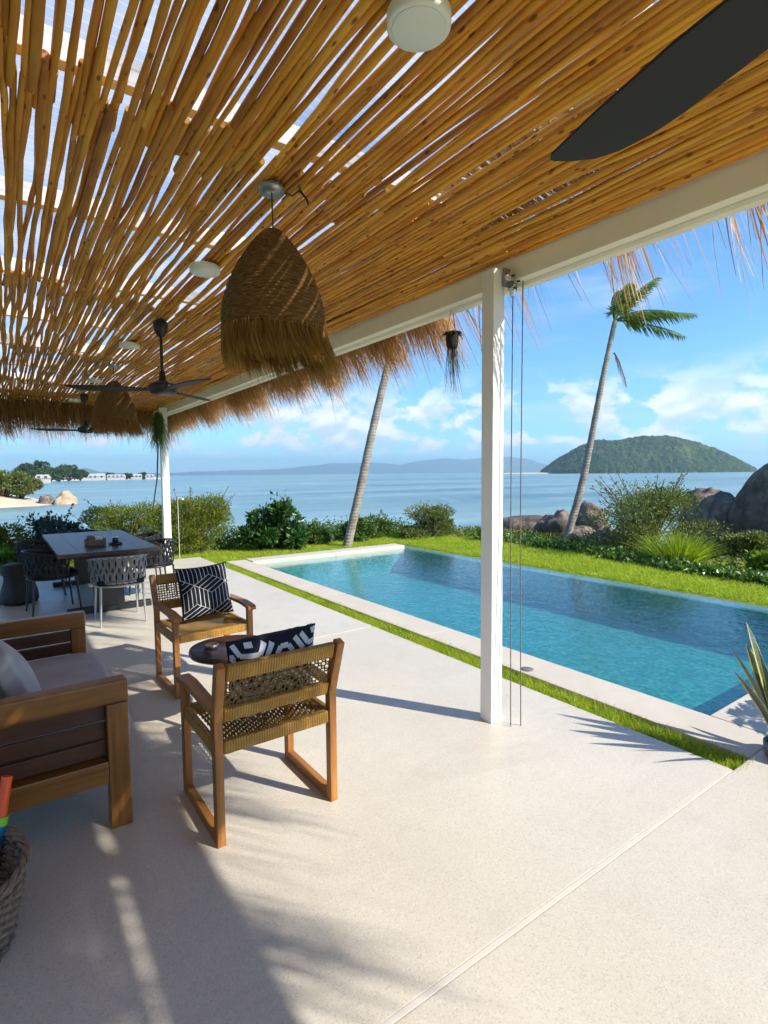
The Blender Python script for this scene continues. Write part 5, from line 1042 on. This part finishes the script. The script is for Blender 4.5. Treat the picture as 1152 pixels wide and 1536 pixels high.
# ------------------------------------------------------------------ far shore: woods, houses, boats, haze
M_FARTREE = mat_leaf('far_tree_leaves', [(0.03, 0.06, 0.02), (0.06, 0.10, 0.03), (0.10, 0.14, 0.05)], 0.6, 0.2, 0.2)
def big_tree(name, label, loc, rx, ry, h, n, ll, mat, nclump, seed, group, trunk=True):
    r = np.random.default_rng(seed); root = empty(name, loc); tag(root, label, 'tree', group); Vs = []; mb = MB()
    for k in range(nclump):
        a = r.uniform(0, 6.28); q = r.uniform(0, 1) ** 0.5; z = r.uniform(0.25, 0.9); tp = math.sqrt(max(0.06, 1 - (max(0, z - 0.4) / 0.62) ** 2)); c = np.array([rx * q * tp * math.cos(a) * 0.8, ry * q * tp * math.sin(a) * 0.8, h * z]); m_ = n // nclump
        p = r.normal(0, 1, (m_, 3)); p /= np.linalg.norm(p, axis=1)[:, None]; P = c + p * (min(rx, h) * r.uniform(0.18, 0.32) * r.uniform(0.4, 1, m_) ** 0.5)[:, None] * np.array([1.15, 1.15, 0.7]); Vs.append(leaves(P, p, ll, ll * 0.3)); mb.tube([(0, 0, -0.5), tuple(c * 0.5), tuple(c)], [0.03 * h, 0.018 * h, 0.004 * h], 5)
    V, F = quads(Vs); npmesh('crown', V, F, mat, root); mb.build('trunk', M_BARK, root)
for i, (x, y, rx, h, lab) in enumerate([(-6.0, 104, 6.0, 4.6, 'wide scrubby tree on the left beach at the picture edge'), (0.5, 106, 4.5, 4.0, 'round scrubby tree on the left beach beside the sandy rock'), (3.0, 107.5, 3.0, 3.0, 'small low scrub tree on the tip of the left beach')]):
    big_tree('beach_tree', lab, (x, y, -1.7), rx, rx * 0.7, h, 9000, 0.42, M_LEAF_O, 26, 40 + i, 'trees on the left beach')
FS = [(48, 470, 11, 13, 'tall dark tree leftmost on the far shore'), (62, 480, 8, 15, 'spiky tall tree on the far left shore'), (76, 490, 13, 10, 'broad round tree in the far shore grove'), (90, 500, 12, 11, 'rounded tree in the middle of the far shore grove'), (104, 510, 11, 12, 'rightmost round tree of the far shore grove'), (122, 560, 7, 9, 'lone small tree standing right of the far shore grove'), (166, 660, 6, 6, 'small tree between the low and tall houses of the far row'), (192, 670, 8, 6, 'low tree in the middle of the far house row'), (216, 700, 7, 7, 'small tree near the right end of the far house row')]
for i, (px, dist, rx, h, lab) in enumerate(FS):
    x, y, _ = at(px, dist); big_tree('far_tree', lab, (x, y, -2.2), rx, rx, h, 2600, 1.5, M_FARTREE, 16, 60 + i, 'trees on the far shore')
M_HOUSE = mat_simple('white_render', (0.40, 0.38, 0.35), 0.7, 0.05, 0.5, 0.05); M_ROOF = mat_simple('far_roof', (0.40, 0.37, 0.36), 0.8, 0.1, 0.5, 0.1)
HS = [(40, 500, 14, 5, 'white house half hidden left of the far grove'), (66, 440, 9, 3.4, 'small pale house on the sand before the far grove'), (138, 600, 13, 4.6, 'white house nearest the grove in the far shore row'), (152, 640, 10, 5.4, 'taller white house in the far shore row'), (176, 650, 18, 3.6, 'pale low house in the middle of the far shore row'), (206, 690, 12, 4.4, 'white house right of the middle of the far shore row'), (226, 660, 9, 3.4, 'small white house rightmost in the far shore row')]
for i, (px, dist, w, h, lab) in enumerate(HS):
    h *= 0.66
    x, y, a = at(px, dist); r = empty('far_house', (x, y, 0.0), -a); tag(r, lab, 'house', 'white houses on the far shore')
    wl_ = MB().box((-w / 2, -4, -4), (w / 2, 4, h - 2)).build('wall', M_HOUSE, r)
    MB().add([(-w / 2 - 0.6, -4.6, h - 1.99), (w / 2 + 0.6, -4.6, h - 1.99), (w / 2 + 0.6, 4.6, h - 1.99), (-w / 2 - 0.6, 4.6, h - 1.99), (-w / 2 + 1, 0, h + 0.6), (w / 2 - 1, 0, h + 0.6)], [(0, 1, 5, 4), (2, 3, 4, 5), (1, 2, 5), (3, 0, 4), (3, 2, 1, 0)]).build('roof', M_ROOF, r)
    for k in range(max(2, int(w / 4))): MB().box((-w / 2 + 1.2 + k * 4, -4.06, -0.2), (-w / 2 + 3.0 + k * 4, -3.99, 1.8)).build('window', M_BLACK, wl_)
for i, (px, dist, lab) in enumerate([(1042, 1250, 'tiny white boat in front of the right end of the island'), (940, 1150, 'tiny dark boat in front of the middle of the island'), (1038, 900, 'tiny white boat nearer than the other, right of centre of the island')][:2]):
    x, y, a = at(px, dist); b = empty('boat', (x, y, -3.0), a * 0.3 + i); tag(b, lab, 'boat', 'boats off the island')
    hull = [(-5, -1.2), (3, -1.3), (6, 0), (3, 1.3), (-5, 1.2)]; MB().prism(hull, -0.2, 1.3).build('hull', M_HOUSE if i == 0 else M_BLACK, b); MB().box((-2.5, -0.9, 1.31), (1.5, 0.9, 2.7), 0.1).build('cabin', M_HOUSE if i == 0 else M_ROOF, b)
# a few dry leaves blown onto the terrace
P = np.column_stack([rng.uniform(0.6, 3.1, 14), rng.uniform(2.2, 7.0, 14), np.full(14, 0.004)]); V = leaves(P, None, 0.028, 0.005, 0.0); V[:, :, 2] = 0.003 + np.abs(V[:, :, 2] - 0.004) * 0.25
o = npmesh('leaf_litter', V.reshape(-1, 3), np.arange(14 * 4).reshape(-1, 4), M_DRYPALM); o['kind'] = 'stuff'
# the sea air that pales the far hills
HZ = NT('sea_air'); pv = HZ.n('ShaderNodeVolumePrincipled'); pv.inputs['Color'].default_value = (0.55, 0.84, 1.0, 1); pv.inputs['Density'].default_value = HAZE_DENSITY; pv.inputs['Anisotropy'].default_value = 0.2
HZ.l(pv.outputs[0], HZ.out.inputs['Volume'])
hz = MB().box((-14500, -14500, -6.0), (14500, 14500, 420.0)).build('haze', HZ.m); hz['kind'] = 'stuff'
